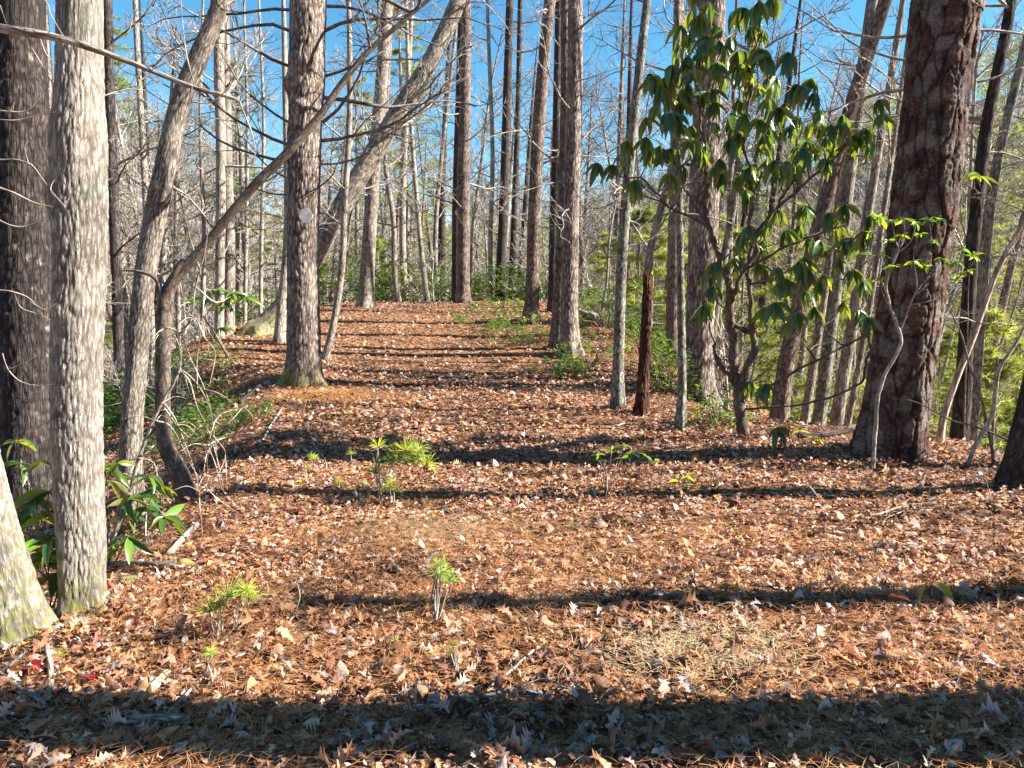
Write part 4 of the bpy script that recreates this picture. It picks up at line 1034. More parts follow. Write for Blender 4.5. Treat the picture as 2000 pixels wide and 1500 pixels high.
# ------------------------------------------------------------------ white pine seedlings
def needle_tuft_tpl(seed, n=60, L=1.0, wd=.014, up=.55):
    rng = np.random.RandomState(seed); V = []; F = []
    for k in range(n):
        d = rng.normal(0, 1, 3); d[2] = abs(d[2]) * up + rng.uniform(-.25, .35); d /= np.linalg.norm(d)
        s = np.cross(d, [0, 0, 1.0]); s /= max(np.linalg.norm(s), 1e-6); u = np.cross(s, d)
        l = L * rng.uniform(.6, 1.05); m = d * l * .55 + np.array([0, 0, .03]); e = d * l + np.array([0, 0, -.10 * l])
        b = len(V); V += [s * wd, -s * wd, u * wd, m + s * wd * .9, m - s * wd * .9, m + u * wd * .9, e]
        F += [(b, b + 1, b + 4), (b, b + 4, b + 3), (b + 1, b + 2, b + 5), (b + 1, b + 5, b + 4), (b + 2, b, b + 3), (b + 2, b + 3, b + 5), (b + 3, b + 4, b + 6), (b + 4, b + 5, b + 6), (b + 5, b + 3, b + 6)]
    return np.array(V), np.array(F)
NT = [needle_tuft_tpl(500 + i) for i in range(3)]
NTM = {}
def tuft_mesh(i, c):
    if (i, c) not in NTM:
        a = Acc(); a.add(NT[i][0], NT[i][1], None, None, c); NTM[(i, c)] = a.mesh('needle_tuft', M['needle'])
    return NTM[(i, c)]
def pine_seedling(label, base, tufts, L=.10, sw=4, tcs=((1, 1, 1), (1.3, 1.2, .9), (.75, .95, .9))):
    h_ = hit(*base); d = h_[1]
    root = empty('pine_seedling', (h_[0], h_[1], float(H(h_[0], h_[1]))), label, 'seedling')
    sk = [[(base[0], base[1] + 5, d, sw), ((base[0] * 2 + tufts[0][0]) / 3, (base[1] * 2 + tufts[0][1]) / 3, d, sw * .8), (tufts[0][0], tufts[0][1] + 8, d, sw * .5)]]
    tp = skeleton_shrub(root, sk, [(x, y, d + rs.uniform(-.06, .06)) for x, y in tufts], d, mat='twig', jitter=.004)
    o = np.array(root.location)
    for p, dv in tp:
        c = tcs[rs.randint(len(tcs))]
        dv = np.array([dv[0], dv[1], abs(dv[2]) + .02]); 
        R_ = rot_to(dv, rs.uniform(0, 6)); R_ = np.stack([R_[:, 1], R_[:, 2], R_[:, 0]], 1)
        put('needle_tuft', tuft_mesh(rs.randint(3), c), root, Vector(p - o), Matrix(R_.tolist()), L * rs.uniform(.8, 1.15))
    return root
pine_seedling('tallest branching white pine seedling with several needle tufts in the middle of the view', (745, 985), [(738, 872), (760, 905), (775, 890), (800, 880), (818, 892), (832, 908), (806, 905), (752, 945), (735, 925), (790, 880), (815, 880), (790, 900)], .15, 6)
pine_seedling('short-stemmed yellowish pine seedling right at the base of the tallest one', (765, 985), [(762, 945), (770, 960), (755, 958)], .09)
pine_seedling('single upright pine seedling with one bushy tuft in the front centre', (850, 1220), [(857, 1105), (862, 1118), (878, 1136), (852, 1122)], .085, 6)
pine_seedling('tiny star-like pine sprig left of the single upright seedling', (818, 1184), [(821, 1167)], .034, 3)
pine_seedling('bushy pine seedling leaning over the shadow band at the lower left', (425, 1250), [(428, 1182), (445, 1165), (470, 1160), (485, 1170), (410, 1195), (480, 1155)], .11, 5)
pine_seedling('small yellow-green pine seedling below the bushy leaning one', (415, 1330), [(405, 1282), (412, 1275)], .055, 3)
pine_seedling('small pine seedling left of the tallest one', (622, 920), [(612, 897), (600, 915), (608, 893)], .08, 3)
pine_seedling('pair of little tufts near the lichened stick left of centre', (660, 955), [(662, 942), (710, 948), (690, 962), (685, 888)], .075, 3)
pine_seedling('dark green pine seedling at the left side of the disc-marked pine', (572, 752), [(562, 742), (570, 732), (558, 748)], .17, 5, ((.6, .85, .8),))
pine_seedling('tiny seedling on bright litter below the shadow band', (770, 1272), [(771, 1252)], .035, 2)
pine_seedling('dull brownish little seedling right of the bright litter patch', (893, 1320), [(885, 1262), (880, 1275)], .05, 3, ((.5, .45, .35),))
pine_seedling('young green tufts on the mossy foot at the lower left corner', (95, 1300), [(115, 1282), (88, 1295), (100, 1310)], .06, 3, ((.75, .95, .7),))

# ------------------------------------------------------------------ drooping dead shrub at left
dd = 5.0
sb = P(212, 1062, dd)
ds = empty('dead_shrub', (sb[0], sb[1], float(H(sb[0], sb[1]))), 'arching dead shrub with long drooping bleached twigs right of the bent slender trunk', 'shrub')
a = Acc()
twig_from(a, [P(x, y, dd) for x, y in [(205, 1085), (245, 990), (270, 900), (300, 820), (318, 785), (350, 722), (352, 650), (372, 628), (382, 560), (398, 500), (408, 440)]], .016, .004, 60, 9)
part('stem', a, M['tan'], ds)
a = Acc()
DT = [[(318, 785), (340, 815), (355, 850), (375, 905), (388, 950), (388, 1000)], [(350, 722), (370, 745), (385, 795), (410, 850), (430, 920), (437, 962)], [(352, 720), (385, 750), (410, 800), (418, 850), (410, 880), (395, 900)],
      [(305, 822), (330, 830), (350, 860), (380, 920), (420, 970), (470, 1005)], [(315, 788), (345, 830), (370, 855)], [(385, 625), (400, 660), (420, 690), (410, 750)], [(372, 628), (360, 660), (372, 700), (400, 760), (415, 815)],
      [(245, 990), (262, 1010), (262, 1060)], [(270, 895), (300, 905), (308, 960), (295, 1030)], [(255, 930), (290, 935), (308, 965), (305, 1000)], [(300, 870), (280, 890), (245, 902)], [(385, 625), (350, 600), (335, 585)],
      [(382, 560), (420, 590), (450, 580)], [(415, 820), (440, 830), (475, 795), (500, 770)], [(388, 840), (430, 810), (460, 800)], [(408, 880), (390, 960), (395, 1040)], [(405, 870), (440, 855), (500, 850)],
      [(350, 650), (330, 640), (325, 640)], [(398, 520), (430, 505), (450, 470)], [(400, 560), (395, 620), (385, 700), (386, 760)], [(415, 850), (440, 890), (410, 950), (370, 985)], [(290, 960), (285, 1050), (305, 1110)], [(262, 1060), (292, 1120), (294, 1140)]]
for ln in DT: twig_from(a, [P(x, y, dd + rs.uniform(-.25, .35)) for x, y in ln], .0062, .0022, 24, 5)
for k in range(60):
    ln = DT[rs.randint(len(DT))]; i = rs.randint(len(ln) - 1); x, y = ln[i]; an = rs.uniform(0, 6.28); l = rs.uniform(25, 80)
    q = P(x, y, dd + rs.uniform(-.2, .3)); e = P(x + math.cos(an) * l, y + math.sin(an) * l * .7 + 25, dd + rs.uniform(-.3, .4)); twig_from(a, [q, (q + e) / 2 + [0, 0, .03], e], .0035, .0014, 8, 4)
part('twigs', a, M['deadwood'], ds)

# ------------------------------------------------------------------ sticks and logs on the ground
def gp(px, py, up=0.0):
    h_ = hit(px, py); return np.array([h_[0], h_[1], float(H(h_[0], h_[1])) + up])
def stick(name, label, cat, pts_, r, mat='tan', up=.5, sides=12, cutend=None, ends=1.0, twigs=None, rough=.0):
    q = [gp(x, y) for x, y in pts_]
    q = catmull(np.array(q), max(10, 7 * len(q)))
    q[:, 2] = np.maximum(q[:, 2], H(q[:, 0], q[:, 1])) + r * up + .012
    rr = np.linspace(r, r * ends, len(q)) * (1 + .12 * fbm(np.arange(len(q)) / 2.5, np.zeros(len(q)), int(pts_[0][0]), 2))
    root = empty(name, tuple(q[0]), label, cat)
    a = Acc(); a.add(*tube(q, rr, sides, cap=True, disp=bark_disp(10, 10, r * .15, int(pts_[0][0]), w=.4) if rough else None))
    if twigs:
        for t in twigs: twig_from(a, [gp(x, y, .02 + .03 * i) for i, (x, y) in enumerate(t)], r * .45, r * .15, 12, 5)
    part('wood', a, M[mat], root)
    if cutend:
        d = q[-1] - q[-2]; d /= np.linalg.norm(d)
        a = Acc(); a.add(*tube(np.array([q[-1] - d * .01, q[-1] + d * .035, q[-1] + d * .075 + [0, 0, -.005]]), [r * ends * 1.03, r * ends * .95, r * .25], 14, cap=True))
        part('broken_end', a, M['cut'], root)
    return root
stick('fallen_log', 'short pale log with an orange broken end lying right of the pale oak', 'log', [(212, 1112), (262, 1112), (310, 1115), (352, 1110)], .022, 'tan', .9, 18, True, 1.15, rough=1)
stick('fallen_branch', 'bleached stick slanting up from the orange-ended log', 'branch', [(330, 1092), (355, 1062), (385, 1032)], .020, 'deadwood', .7)
stick('fallen_log', 'half-buried mottled log in shade at the bottom left', 'log', [(245, 1425), (300, 1418), (372, 1418)], .019, 'tan', .5, 16, None, 1.1, rough=1)
stick('fallen_branch', 'grey stick pointing into the corner at the lower left edge', 'branch', [(-20, 1318), (40, 1355), (88, 1392)], .011, 'tan', .8)
stick('fallen_branch', 'short bleached stub standing up beside the corner stick', 'branch', [(92, 1275), (100, 1320), (98, 1368)], .012, 'deadwood', 1.0)
stick('fallen_branch', 'dark thin branch hooked round the foot of the pale leaning trunk', 'branch', [(150, 1208), (110, 1225), (70, 1262), (40, 1290), (5, 1320)], .008, 'twigd', .7)
stick('fallen_branch', 'long thin bleached twig running down to the bottom edge at the left', 'branch', [(392, 1340), (350, 1385), (300, 1430), (240, 1490)], .0062, 'deadwood', 1.2, 8, ends=.8)
stick('fallen_branch', 'broken pale board-like stick lying in sun left of centre', 'branch', [(262, 1372), (295, 1350), (328, 1325)], .021, 'deadwood', .0)
stick('fallen_branch', 'long thin pale twig slanting across the sunlit litter at lower left', 'branch', [(322, 1345), (380, 1312), (440, 1300), (495, 1280)], .005, 'deadwood', 1.0, 8)
stick('lichened_branch', 'pale blue lichened twig lying in the front shadow', 'branch', [(808, 1391), (850, 1388), (895, 1376), (940, 1372), (1005, 1358), (1060, 1368)], .0085, 'paleblue', 1.0, 10, ends=.45,
      twigs=[[(895, 1376), (850, 1372), (800, 1365)], [(1005, 1358), (1060, 1352), (1110, 1380), (1150, 1402)], [(940, 1372), (1000, 1385), (1060, 1400)]])
stick('fallen_branch', 'short thick dark stick on the needle patch right of centre', 'branch', [(1168, 1278), (1200, 1288), (1236, 1303)], .011, 'dark', .9, 12)
stick('fallen_branch', 'bleached short stick on the edge of the front shadow in the middle', 'branch', [(960, 1348), (1000, 1318), (1042, 1281)], .006, 'deadwood', 1.0, 8)
stick('fallen_branch', 'thin curved twig lying left of the single upright pine seedling', 'branch', [(725, 1214), (765, 1216), (800, 1240)], .006, 'tan', 1.0, 8)
stick('surface_root', 'knobbly brown root tip poking from the litter above the shadow band', 'root', [(756, 1095), (768, 1112), (784, 1126)], .013, 'red', .6, 12, ends=1.5)
stick('fallen_branch', 'tiny upright dark stub in the sunlit middle litter', 'branch', [(1028, 1222), (1032, 1235), (1036, 1250)], .007, 'dark', 1.0, 8)
stick('fallen_branch', 'dark weathered branch lying on the orange bank left of the disc-marked pine', 'branch', [(468, 792), (490, 775), (512, 758)], .036, 'dark', .8, 12)
stick('fallen_branch', 'bleached stick leaning on the left bank below the disc-marked pine', 'branch', [(508, 878), (528, 838), (552, 800)], .012, 'deadwood', 1.2, 10)
stick('fallen_branch', 'thin curved bare twig on the left bank', 'branch', [(598, 826), (612, 870), (635, 905), (638, 925)], .006, 'deadwood', 3.0, 8)
stick('fallen_branch', 'grey fallen branch in the litter in front of the huge pine', 'branch', [(1635, 872), (1700, 888), (1760, 890), (1830, 888)], .014, 'tan', .8, 10, ends=.7)
stick('fallen_branch', 'pale forked twigs lying on the litter below the huge pine', 'branch', [(1675, 1028), (1720, 1010), (1765, 996), (1828, 988)], .0085, 'deadwood', 1.0, 8, twigs=[[(1720, 1010), (1700, 1022), (1715, 1045)], [(1765, 1005), (1735, 1025), (1722, 1045)]])
stick('fallen_branch', 'curved bleached twig in the shade left of the very slim dark trunk', 'branch', [(1195, 842), (1215, 832), (1240, 832), (1262, 845)], .010, 'deadwood', 1.0, 8)
stick('fallen_log', 'pale log lying on the far bank right of the lichened pair', 'log', [(1118, 616), (1140, 622), (1165, 628)], .10, 'deadwood', .9, 14)
stick('fallen_branch', 'dark fallen branch behind the foot of the huge pine at its left', 'branch', [(1560, 862), (1610, 858), (1665, 850)], .03, 'dark', 1.3, 10)
stick('fallen_branch', 'thin pale twig lying across the litter at the right edge of the shadow band', 'branch', [(1570, 1240), (1610, 1232), (1640, 1220)], .004, 'deadwood', 1.0, 6)
stick('fallen_branch', 'thin twig on the pale left litter beside the upright bare forked twig', 'branch', [(540, 1245), (565, 1222), (578, 1205)], .004, 'deadwood', 1.0, 6)
a0 = gp(1700, 1120)
# little upright bare twigs
for lab, lines in [('upright forked bleached twig at the left end of the shadow band', [[(568, 1210), (585, 1170), (582, 1145), (577, 1128)], [(568, 1208), (562, 1190), (550, 1184)]]),
                   ('upright bare stem on the litter above the big green leaf', [[(1752, 1158), (1730, 1125), (1712, 1095), (1702, 1045)]]),
                   ('thin bare stem standing in the right litter', [[(1645, 1165), (1630, 1130), (1622, 1105), (1620, 1080)]]),
                   ('thin bare upright twig under the rhododendron', [[(1463, 900), (1466, 870), (1462, 850), (1490, 838), (1530, 845), (1560, 870), (1600, 878)]]),
                   ('tall forked bare twig right under the huge pine', [[(1938, 1000), (1932, 960), (1918, 920), (1895, 880)]]),
                   ('bare twig rising behind the sunlit litter at far right centre', [[(1605, 985), (1590, 960), (1572, 940), (1545, 905)]]),
                   ('thin dead stem near the red leaf right of the path', [[(1182, 975), (1186, 945), (1182, 900)]])]:
    b = gp(*lines[0][0]); root = empty('bare_twig', tuple(b), lab, 'twig'); a = Acc()
    for ln in lines: twig_from(a, [P(x, y, b[1]) for x, y in ln], .0045, .0018, 16, 6)
    part('stem', a, M['deadwood'], root)

def rock(name, label, px, py, s, mat, seed, flat=.5):
    c = gp(px, py); n, m_ = 22, 12
    th = np.linspace(0, 2 * PI, n, endpoint=False); ph = np.linspace(-.5 * PI, .5 * PI, m_)
    TH2, PH = np.meshgrid(th, ph)
    X, Y, Z = np.cos(PH) * np.cos(TH2), np.cos(PH) * np.sin(TH2), np.sin(PH)
    R_ = 1 + .45 * fbm(X * 1.5 + seed, Y * 1.5 + Z, seed, 3) + .15 * fbm(X * 6 + seed, Y * 6 + Z * 5, seed, 2)
    V = np.stack([X * R_ * s[0], Y * R_ * s[1], Z * R_ * s[2] + s[2] * .25], -1).reshape(-1, 3) + c
    i = np.arange((m_ - 1) * n).reshape(m_ - 1, n); j = np.roll(i, -1, 1)
    a = Acc(); a.add(V, None, np.stack([i, j, j + n, i + n], -1).reshape(-1, 4))
    me = a.mesh(name, M[mat], off=c); o = put(name, me, None, c); tag(o, label, 'stone' if mat == 'stone' else 'moss')
rock('stone', 'flat lichened stone lying on the middle of the path', 1020, 1062, (.062, .035, .013), 'stone', 3)
rock('stone', 'small pale stone lying left of the disc-marked pine', 522, 752, (.07, .05, .05), 'stone', 8)
rock('stone', 'tiny pale pebble on the front right litter', 1342, 1310, (.012, .012, .008), 'stone', 12)
rock('moss_cushion', 'grey-green moss cushion near the orange-ended log', 255, 1140, (.07, .05, .03), 'mosscushion', 21)
rock('moss_cushion', 'dark moss cushion against the leaning trunk at the lower left', 38, 1262, (.10, .07, .05), 'mosscushion', 23)
rock('moss_cushion', 'small brown hummock between the moss cushion and the left corner', 25, 1230, (.06, .05, .04), 'mosscushion', 25)

# ------------------------------------------------------------------ woods behind: a few kinds of tree, copied one by one
def bare_variant(seed, h, r, nbr, kind, lean=.0, crook=.05):
    rng = np.random.RandomState(seed)
    tr = Acc(); cr = Acc()
    q = wander((0, 0, -.6), (lean, 0, 1), h, 12, crook, .02, rng)
    pp = catmull(q, 30); rr = r * (1 - np.linspace(0, 1, 30)) ** .7 + .01
    rr = rr * (1 + .3 * np.exp(-np.linspace(0, h, 30) / .4))
    tr.add(*tube(pp, rr, 9))
    T = TD_ if kind == 'pine' else TL_
    for k in range(nbr):
        t = rng.uniform(.12, 1) ** (.8 if kind == 'pine' else .6)
        i = min(int(t * 29), 28); an = rng.uniform(0, 2 * PI)
        up = rng.uniform(-.15, .25) if kind == 'pine' else rng.uniform(.1, 1.1)
        L = (rng.uniform(.10, .17) if kind == 'pine' else rng.uniform(.12, .26)) * h * (1.1 - .5 * t)
        Mx = rot_to(np.array([math.cos(an), math.sin(an), up]), rng.uniform(-1, 1)) * L
        cr.merge(T[rng.randint(len(T))], Mx, pp[i])
    return tr, cr
VAR = []
for i, (h, r, nb_, kd, ln, ck) in enumerate([(13, .11, 42, 'bare', .03, .04), (15, .15, 50, 'bare', -.03, .03), (11, .07, 34, 'bare', .10, .05), (16, .19, 46, 'bare', .05, .03), (9, .05, 28, 'bare', -.12, .06),
                                         (12, .09, 38, 'bare', .0, .05), (17, .17, 40, 'pine', .03, .015), (15, .12, 36, 'pine', .06, .015), (18, .21, 44, 'pine', 0, .01), (10, .08, 30, 'bare', .22, .06), (14, .10, 16, 'pine', .04, .02), (13, .13, 14, 'pine', .02, .015)]):
    tr, cr = bare_variant(900 + i, h, r, nb_, kd, ln, ck)
    bm = ['tan', 'grey', 'tan', 'lichen', 'grey', 'tan', 'red', 'red', 'dark', 'grey', 'red', 'dark'][i]
    VAR.append((tr.mesh('trunk', M[bm]), cr.mesh('crown', M['twigd' if kd == 'pine' or i in (1, 4) else 'twig']), kd, bm, h, r))

FT = []
for i in range(3):
    V, F = needle_tuft_tpl(700 + i, 13, 1.0, .03, .5)
    V2 = []; F2 = []
    rng = np.random.RandomState(50 + i)
    for k in range(15):
        d = rng.normal(0, 1, 3); d[2] *= .6; d /= np.linalg.norm(d); s = np.cross(d, rng.normal(0, 1, 3)); s /= np.linalg.norm(s)
        b = len(V2); V2 += [s * .035, -s * .035, d * rng.uniform(.6, 1)]; F2.append((b, b + 1, b + 2))
    FT.append((np.array(V2), np.array(F2)))
def evergreen_variant(seed, h, r, nb_, spread, start=.15, dens=20, tuft=.20):
    rng = np.random.RandomState(seed); tr = Acc(); cr = Acc(); pos = []
    q = wander((0, 0, -.6), (0, 0, 1), h, 10, .015, .02, rng); pp = catmull(q, 30)
    tr.add(*tube(pp, r * (1 - np.linspace(0, 1, 30)) ** .8 + .008, 9))
    for k in range(nb_):
        t = start + (1 - start) * (k + rng.rand()) / nb_; i = min(int(t * 29), 28); an = rng.uniform(0, 2 * PI)
        L = spread * (1.15 - t) ** .8 * rng.uniform(.55, 1.1)
        c = wander(pp[i], (math.cos(an), math.sin(an), rng.uniform(-.05, .3)), L, 6, .12, .0, rng)
        tr.add(*tube(c, np.linspace(.022, .004, 6), 4))
        for j in range(dens):
            s = rng.uniform(.25, 1.0) * 5; a_ = min(int(s), 4); p = c[a_] + (c[a_ + 1] - c[a_]) * (s - a_)
            off = rng.normal(0, 1, 3) * np.array([.16, .16, .05]) * L * (.4 + .3 * s / 5); pos.append(p + off)
    pos = np.array(pos); n = len(pos)
    for i in range(3):
        k = np.arange(i, n, 3)
        R_ = frames(np.stack([rng.normal(0, 1, len(k)), rng.normal(0, 1, len(k)), rng.normal(0, .3, len(k))], -1), rng.normal(0, .5, len(k)))
        scatter(cr, FT[i], pos[k], R_, rng.uniform(.7, 1.3, len(k)) * tuft, rng.uniform(.6, 1.5, len(k))[:, None] * np.where(rng.rand(len(k), 1) < .3, [[1.3, 1.2, .9]], [[1, 1, 1]]))
    return tr, cr
EV = []
for i, (h, r, nb_, sp, st_, dn) in enumerate([(13, .14, 70, 3.2, .12, 24), (16, .18, 60, 3.0, .35, 26), (7, .07, 60, 2.4, .03, 22), (4, .04, 46, 1.7, .02, 20)]):
    tr, cr = evergreen_variant(950 + i, h, r, nb_, sp, st_, dn)
    EV.append((tr.mesh('trunk', M['grey']), cr.mesh('crown', M['farneedle']), h))

MARKS = [(60, 'dark trunk'), (152, 'pale oak'), (290, 'bent trunk'), (438, 'smooth pair'), (594, 'disc pine'), (724, 'crest trunk'),
         (898, 'close-set pair'), (1044, 'reddish pine'), (1110, 'lichened pair'), (1215, 'slim trunk'), (1375, 'thick trunk'),
         (1640, 'leaning group'), (1790, 'huge pine'), (1900, 'trunks beyond it')]
def where(px):
    if px < MARKS[0][0]: return 'left of ' + MARKS[0][1]
    if px > MARKS[-1][0]: return 'at the far right edge'
    for a, b in zip(MARKS, MARKS[1:]):
        if a[0] <= px <= b[0]: return 'between ' + a[1] + ' and ' + b[1]
NAMEQ = []
def later(root, sing, plur, px, d, group):
    NAMEQ.append((root, sing, plur, px, d)); root['group'] = group
NUMW = ['zero', 'one', 'two', 'three', 'four', 'five', 'six', 'seven', 'eight', 'nine', 'ten', 'eleven', 'twelve', 'thirteen', 'fourteen', 'fifteen']
ORDW = ['leftmost', 'second from left', 'third from left', 'fourth from left', 'fifth from left', 'sixth from left', 'seventh from left', 'eighth from left', 'ninth from left', 'tenth from left', 'eleventh from left', 'twelfth from left']
def name_all():
    """every copy gets a label of its own: kind, distance, landmarks, and its place in the row"""
    g = {}
    for q in NAMEQ: g.setdefault((q[1], q[2], DEP(q[4]), where(q[3])), []).append(q)
    for (sing, plur, dep, wh), L_ in g.items():
        L_.sort(key=lambda q: q[3])
        for i, q in enumerate(L_):
            q[0]['label'] = (dep + ' ' + sing + ' ' + wh) if len(L_) == 1 else (ORDW[min(i, 11)] + ' of ' + NUMW[min(len(L_), 15)] + ' ' + dep + ' ' + plur + ' ' + wh)
def copy_tree(name, meshes, x, y, s, rz, label, cat, group, tilt=0.0):
    root = empty(name, (x, y, float(H(x, y))), label, cat, group, rz, s)
    if tilt: root.rotation_euler = (0, tilt, 0)
    for nm, me in zip(('trunk', 'crown'), meshes): put(nm, me, root)
    return root
DEP = lambda d: 'nearer' if d < 24 else ('farther' if d < 40 else 'distant')
KIND = {'bare': {'tan': ('pale bare tree', 'pale bare trees'), 'grey': ('grey bare tree', 'grey bare trees'), 'lichen': ('stout lichened tree', 'stout lichened trees')}, 'pine': {'red': ('reddish straight pine', 'reddish straight pines'), 'dark': ('dark straight pine', 'dark straight pines')}}
placed = [(x, y) for _, x, y, _ in TREES]
rp = np.random.RandomState(4)
def try_place(x, y, mind):
    for a, b in placed:
        if (a - x) ** 2 + (b - y) ** 2 < mind * mind: return False
    placed.append((x, y)); return True
def wood(n, yr, pxr, vars_, srange, mind, cond=lambda x, y: True, tiltR=True):
    c = 0; tries = 0
    while c < n and tries < n * 40:
        tries += 1
        y = yr[0] + (yr[1] - yr[0]) * rp.rand() ** .8; px = rp.uniform(*pxr); x = (px - 1000) / FOC * y
        if not cond(x, y) or not try_place(x, y, mind): continue
        me1, me2, kd, bm, h, r = VAR[vars_[rp.randint(len(vars_))]]
        s = rp.uniform(*srange)
        tl = (.02 + .05 * max(0, (px - 900) / 1000) + rp.normal(0, .02)) if tiltR else rp.normal(0, .03)
        r_ = copy_tree('pine_tree' if kd == 'pine' else 'bare_tree', (me1, me2), x, y, s, rp.uniform(0, 6.28), None, 'tree', None)
        later(r_, *KIND[kd][bm], px, y, KIND[kd][bm][1] + ' in the woods')
        q = Matrix.Rotation(tl, 3, 'Y') @ Matrix.Rotation(rp.uniform(0, 6.28), 3, 'Z'); r_.rotation_euler = q.to_euler()
        c += 1
wood(92, (28, 62), (250, 1500), [0, 1, 2, 3, 5, 6, 7, 8, 4], (.7, 1.1), 1.3)
wood(66, (26, 60), (1130, 2050), [6, 7, 1, 3, 5, 0, 9], (.75, 1.1), 1.4)
wood(14, (24, 60), (-60, 420), [0, 1, 5, 3, 2], (.7, 1.0), 2.0, tiltR=False)
wood(24, (14, 26), (1130, 2040), [2, 9, 4, 10, 11], (.6, .95), 1.0, lambda x, y: x > XR(y) + 1.2)
wood(10, (14, 26), (-60, 420), [2, 4, 0, 9], (.55, .9), 1.6, lambda x, y: x < XL(y) - .8, tiltR=False)
wood(40, (60, 95), (-60, 2060), [0, 1, 2, 3, 5, 7], (.8, 1.1), 1.8)

# bare brush: shrubs of thin pale stems
SH = []
for i in range(5):
    rng = np.random.RandomState(60 + i); a = Acc()
    for k in range(9):
        an = rng.uniform(0, 6.28); d = np.array([math.cos(an) * rng.uniform(.1, .7), math.sin(an) * rng.uniform(.1, .7), 1.0])
        a.merge(TH_[rng.randint(6)] if k % 3 == 0 else TL_[rng.randint(6)], rot_to(d, rng.uniform(-2, 2)) * rng.uniform(.6, 1.15), rng.normal(0, .12, 3) * [1, 1, 0] + [0, 0, -.05])
    SH.append((a.mesh('stems', M['twig']), a))
def brush(n, yr, pxr, sr, cond, lab):
    c = 0; t = 0
    while c < n and t < n * 30:
        t += 1
        y = yr[0] + (yr[1] - yr[0]) * rp.rand(); px = rp.uniform(*pxr); x = (px - 1000) / FOC * y
        if not cond(x, y): continue
        s = rp.uniform(*sr)
        root = empty('bare_shrub', (x, y, float(H(x, y))), None, 'shrub', None, rp.uniform(0, 6.28), s); later(root, lab[0], lab[1], px, y, lab[1] + ' in the woods')
        put('stems', SH[rp.randint(5)][0], root); c += 1
brush(26, (26, 42), (420, 1180), (1.4, 3.2), lambda x, y: True, ('pale twig tangle', 'pale twig tangles'))
brush(24, (13, 30), (1130, 2050), (1.0, 2.0), lambda x, y: x > XR(y) + .9, ('bare twiggy shrub', 'bare twiggy shrubs'))
brush(8, (12, 30), (-40, 470), (.9, 1.8), lambda x, y: x < XL(y) - .6, ('bare twiggy shrub', 'bare twiggy shrubs'))
brush(16, (42, 70), (-40, 2040), (3, 5), lambda x, y: True, ('tall twig tangle', 'tall twig tangles'))

# evergreens
EVP = [(1480, 30, 0), (1560, 24, 2), (1620, 38, 0), (1700, 30, 2), (1760, 44, 1), (1840, 26, 3), (1880, 33, 0), (1930, 29, 0), (1990, 15, 3), (2020, 30, 0), (1950, 40, 0), (1420, 45, 0), (1350, 34, 2), (1290, 48, 0),
       (1230, 40, 2), (1170, 52, 1), (1570, 55, 0), (1680, 60, 0), (1990, 55, 0), (1450, 18, 3), (1900, 15, 3), (1960, 13, 3), (1550, 16, 3), (1270, 19, 3), (1190, 26, 3), (1345, 22, 3), (1880, 27, 3), (1985, 23, 3), (1920, 19, 3),
       (700, 42, 1), (800, 38, 1), (470, 36, 1), (545, 44, 0), (250, 33, 1), (640, 30, 3), (180, 40, 2), (855, 55, 1), (960, 60, 1), (740, 29, 3), (1380, 28, 2), (1500, 36, 2), (1810, 60, 0), (1640, 20, 3), (1240, 30, 2), (1900, 48, 0)]
for k, (px, y, v) in enumerate(EVP):
    x = (px - 1000) / FOC * y
    nm = ['yellow-green pine', 'tall high-crowned evergreen', 'bushy young pine', 'low young pine'][v]
    r_ = copy_tree('evergreen_tree', EV[v][:2], x, y, rp.uniform(.85, 1.15), rp.uniform(0, 6.28), None, 'tree', None)
    later(r_, nm, nm + 's', px, y, nm + 's in the woods')

name_all()
# dark thicket behind the crest
for k, (x, y, wx, h, n, lab) in enumerate([(-6.3, 27.5, 1.6, 1.9, 520, 'dark rhododendron thicket left end, behind the half-lit trunk on the crest'), (-4.3, 28.5, 1.5, 2.1, 600, 'dark rhododendron thicket behind the crest left of the close-set pair'),
                                          (-2.4, 29.5, 1.3, 1.9, 460, 'dark rhododendron clump right behind the close-set pair'), (-.4, 28, 1.6, 1.7, 560, 'green thicket behind the crest right of the close-set pair'),
                                          (1.6, 29, 1.6, 1.6, 420, 'thicket behind the reddish pine'), (3.9, 24, 1.6, 1.4, 320, 'thicket on the slope right of the lichened pair, far end'),
                                          (-8.9, 27, 1.5, 1.6, 380, 'thicket behind the slanting mossy trunk'), (5.4, 21, 1.5, 1.7, 420, 'green thicket on the right slope behind the snag')]):
    bush('rhododendron_thicket', lab, 'bush', x, y, wx, 1.3, h + max(0, .9 - float(H(x, y))) * .5, n, .17, 'rhod', 'twigd', ns=16, per=5, kind='drape')

# ------------------------------------------------------------------ stuff: hillside trees, ground cover, litter, needles
def low_tree(seed):
    rng = np.random.RandomState(seed); a = Acc()
    q = wander((0, 0, -.05), (rng.normal(0, .05), 0, 1), 1.0, 5, .06, .02, rng); a.add(*tube(q, np.linspace(.010, .003, 5), 3))
    for k in range(11):
        p = q[rng.randint(1, 5)]; an = rng.uniform(0, 6.28)
        c = wander(p, (math.cos(an), math.sin(an), rng.uniform(.5, 1.6)), rng.uniform(.15, .36), 3, .2, .05, rng); a.add(*tube(c, np.linspace(.005, .0018, 3), 3))
        for j in range(2):
            c2 = wander(c[1], c[2] - c[1] + rng.normal(0, .12, 3), rng.uniform(.08, .2), 2, .2, .05, rng); a.add(*tube(c2, np.array([.0028, .0012]), 3))
    return a
LT = [low_tree(40 + i) for i in range(6)]
far = Acc(); rh_ = np.random.RandomState(12)
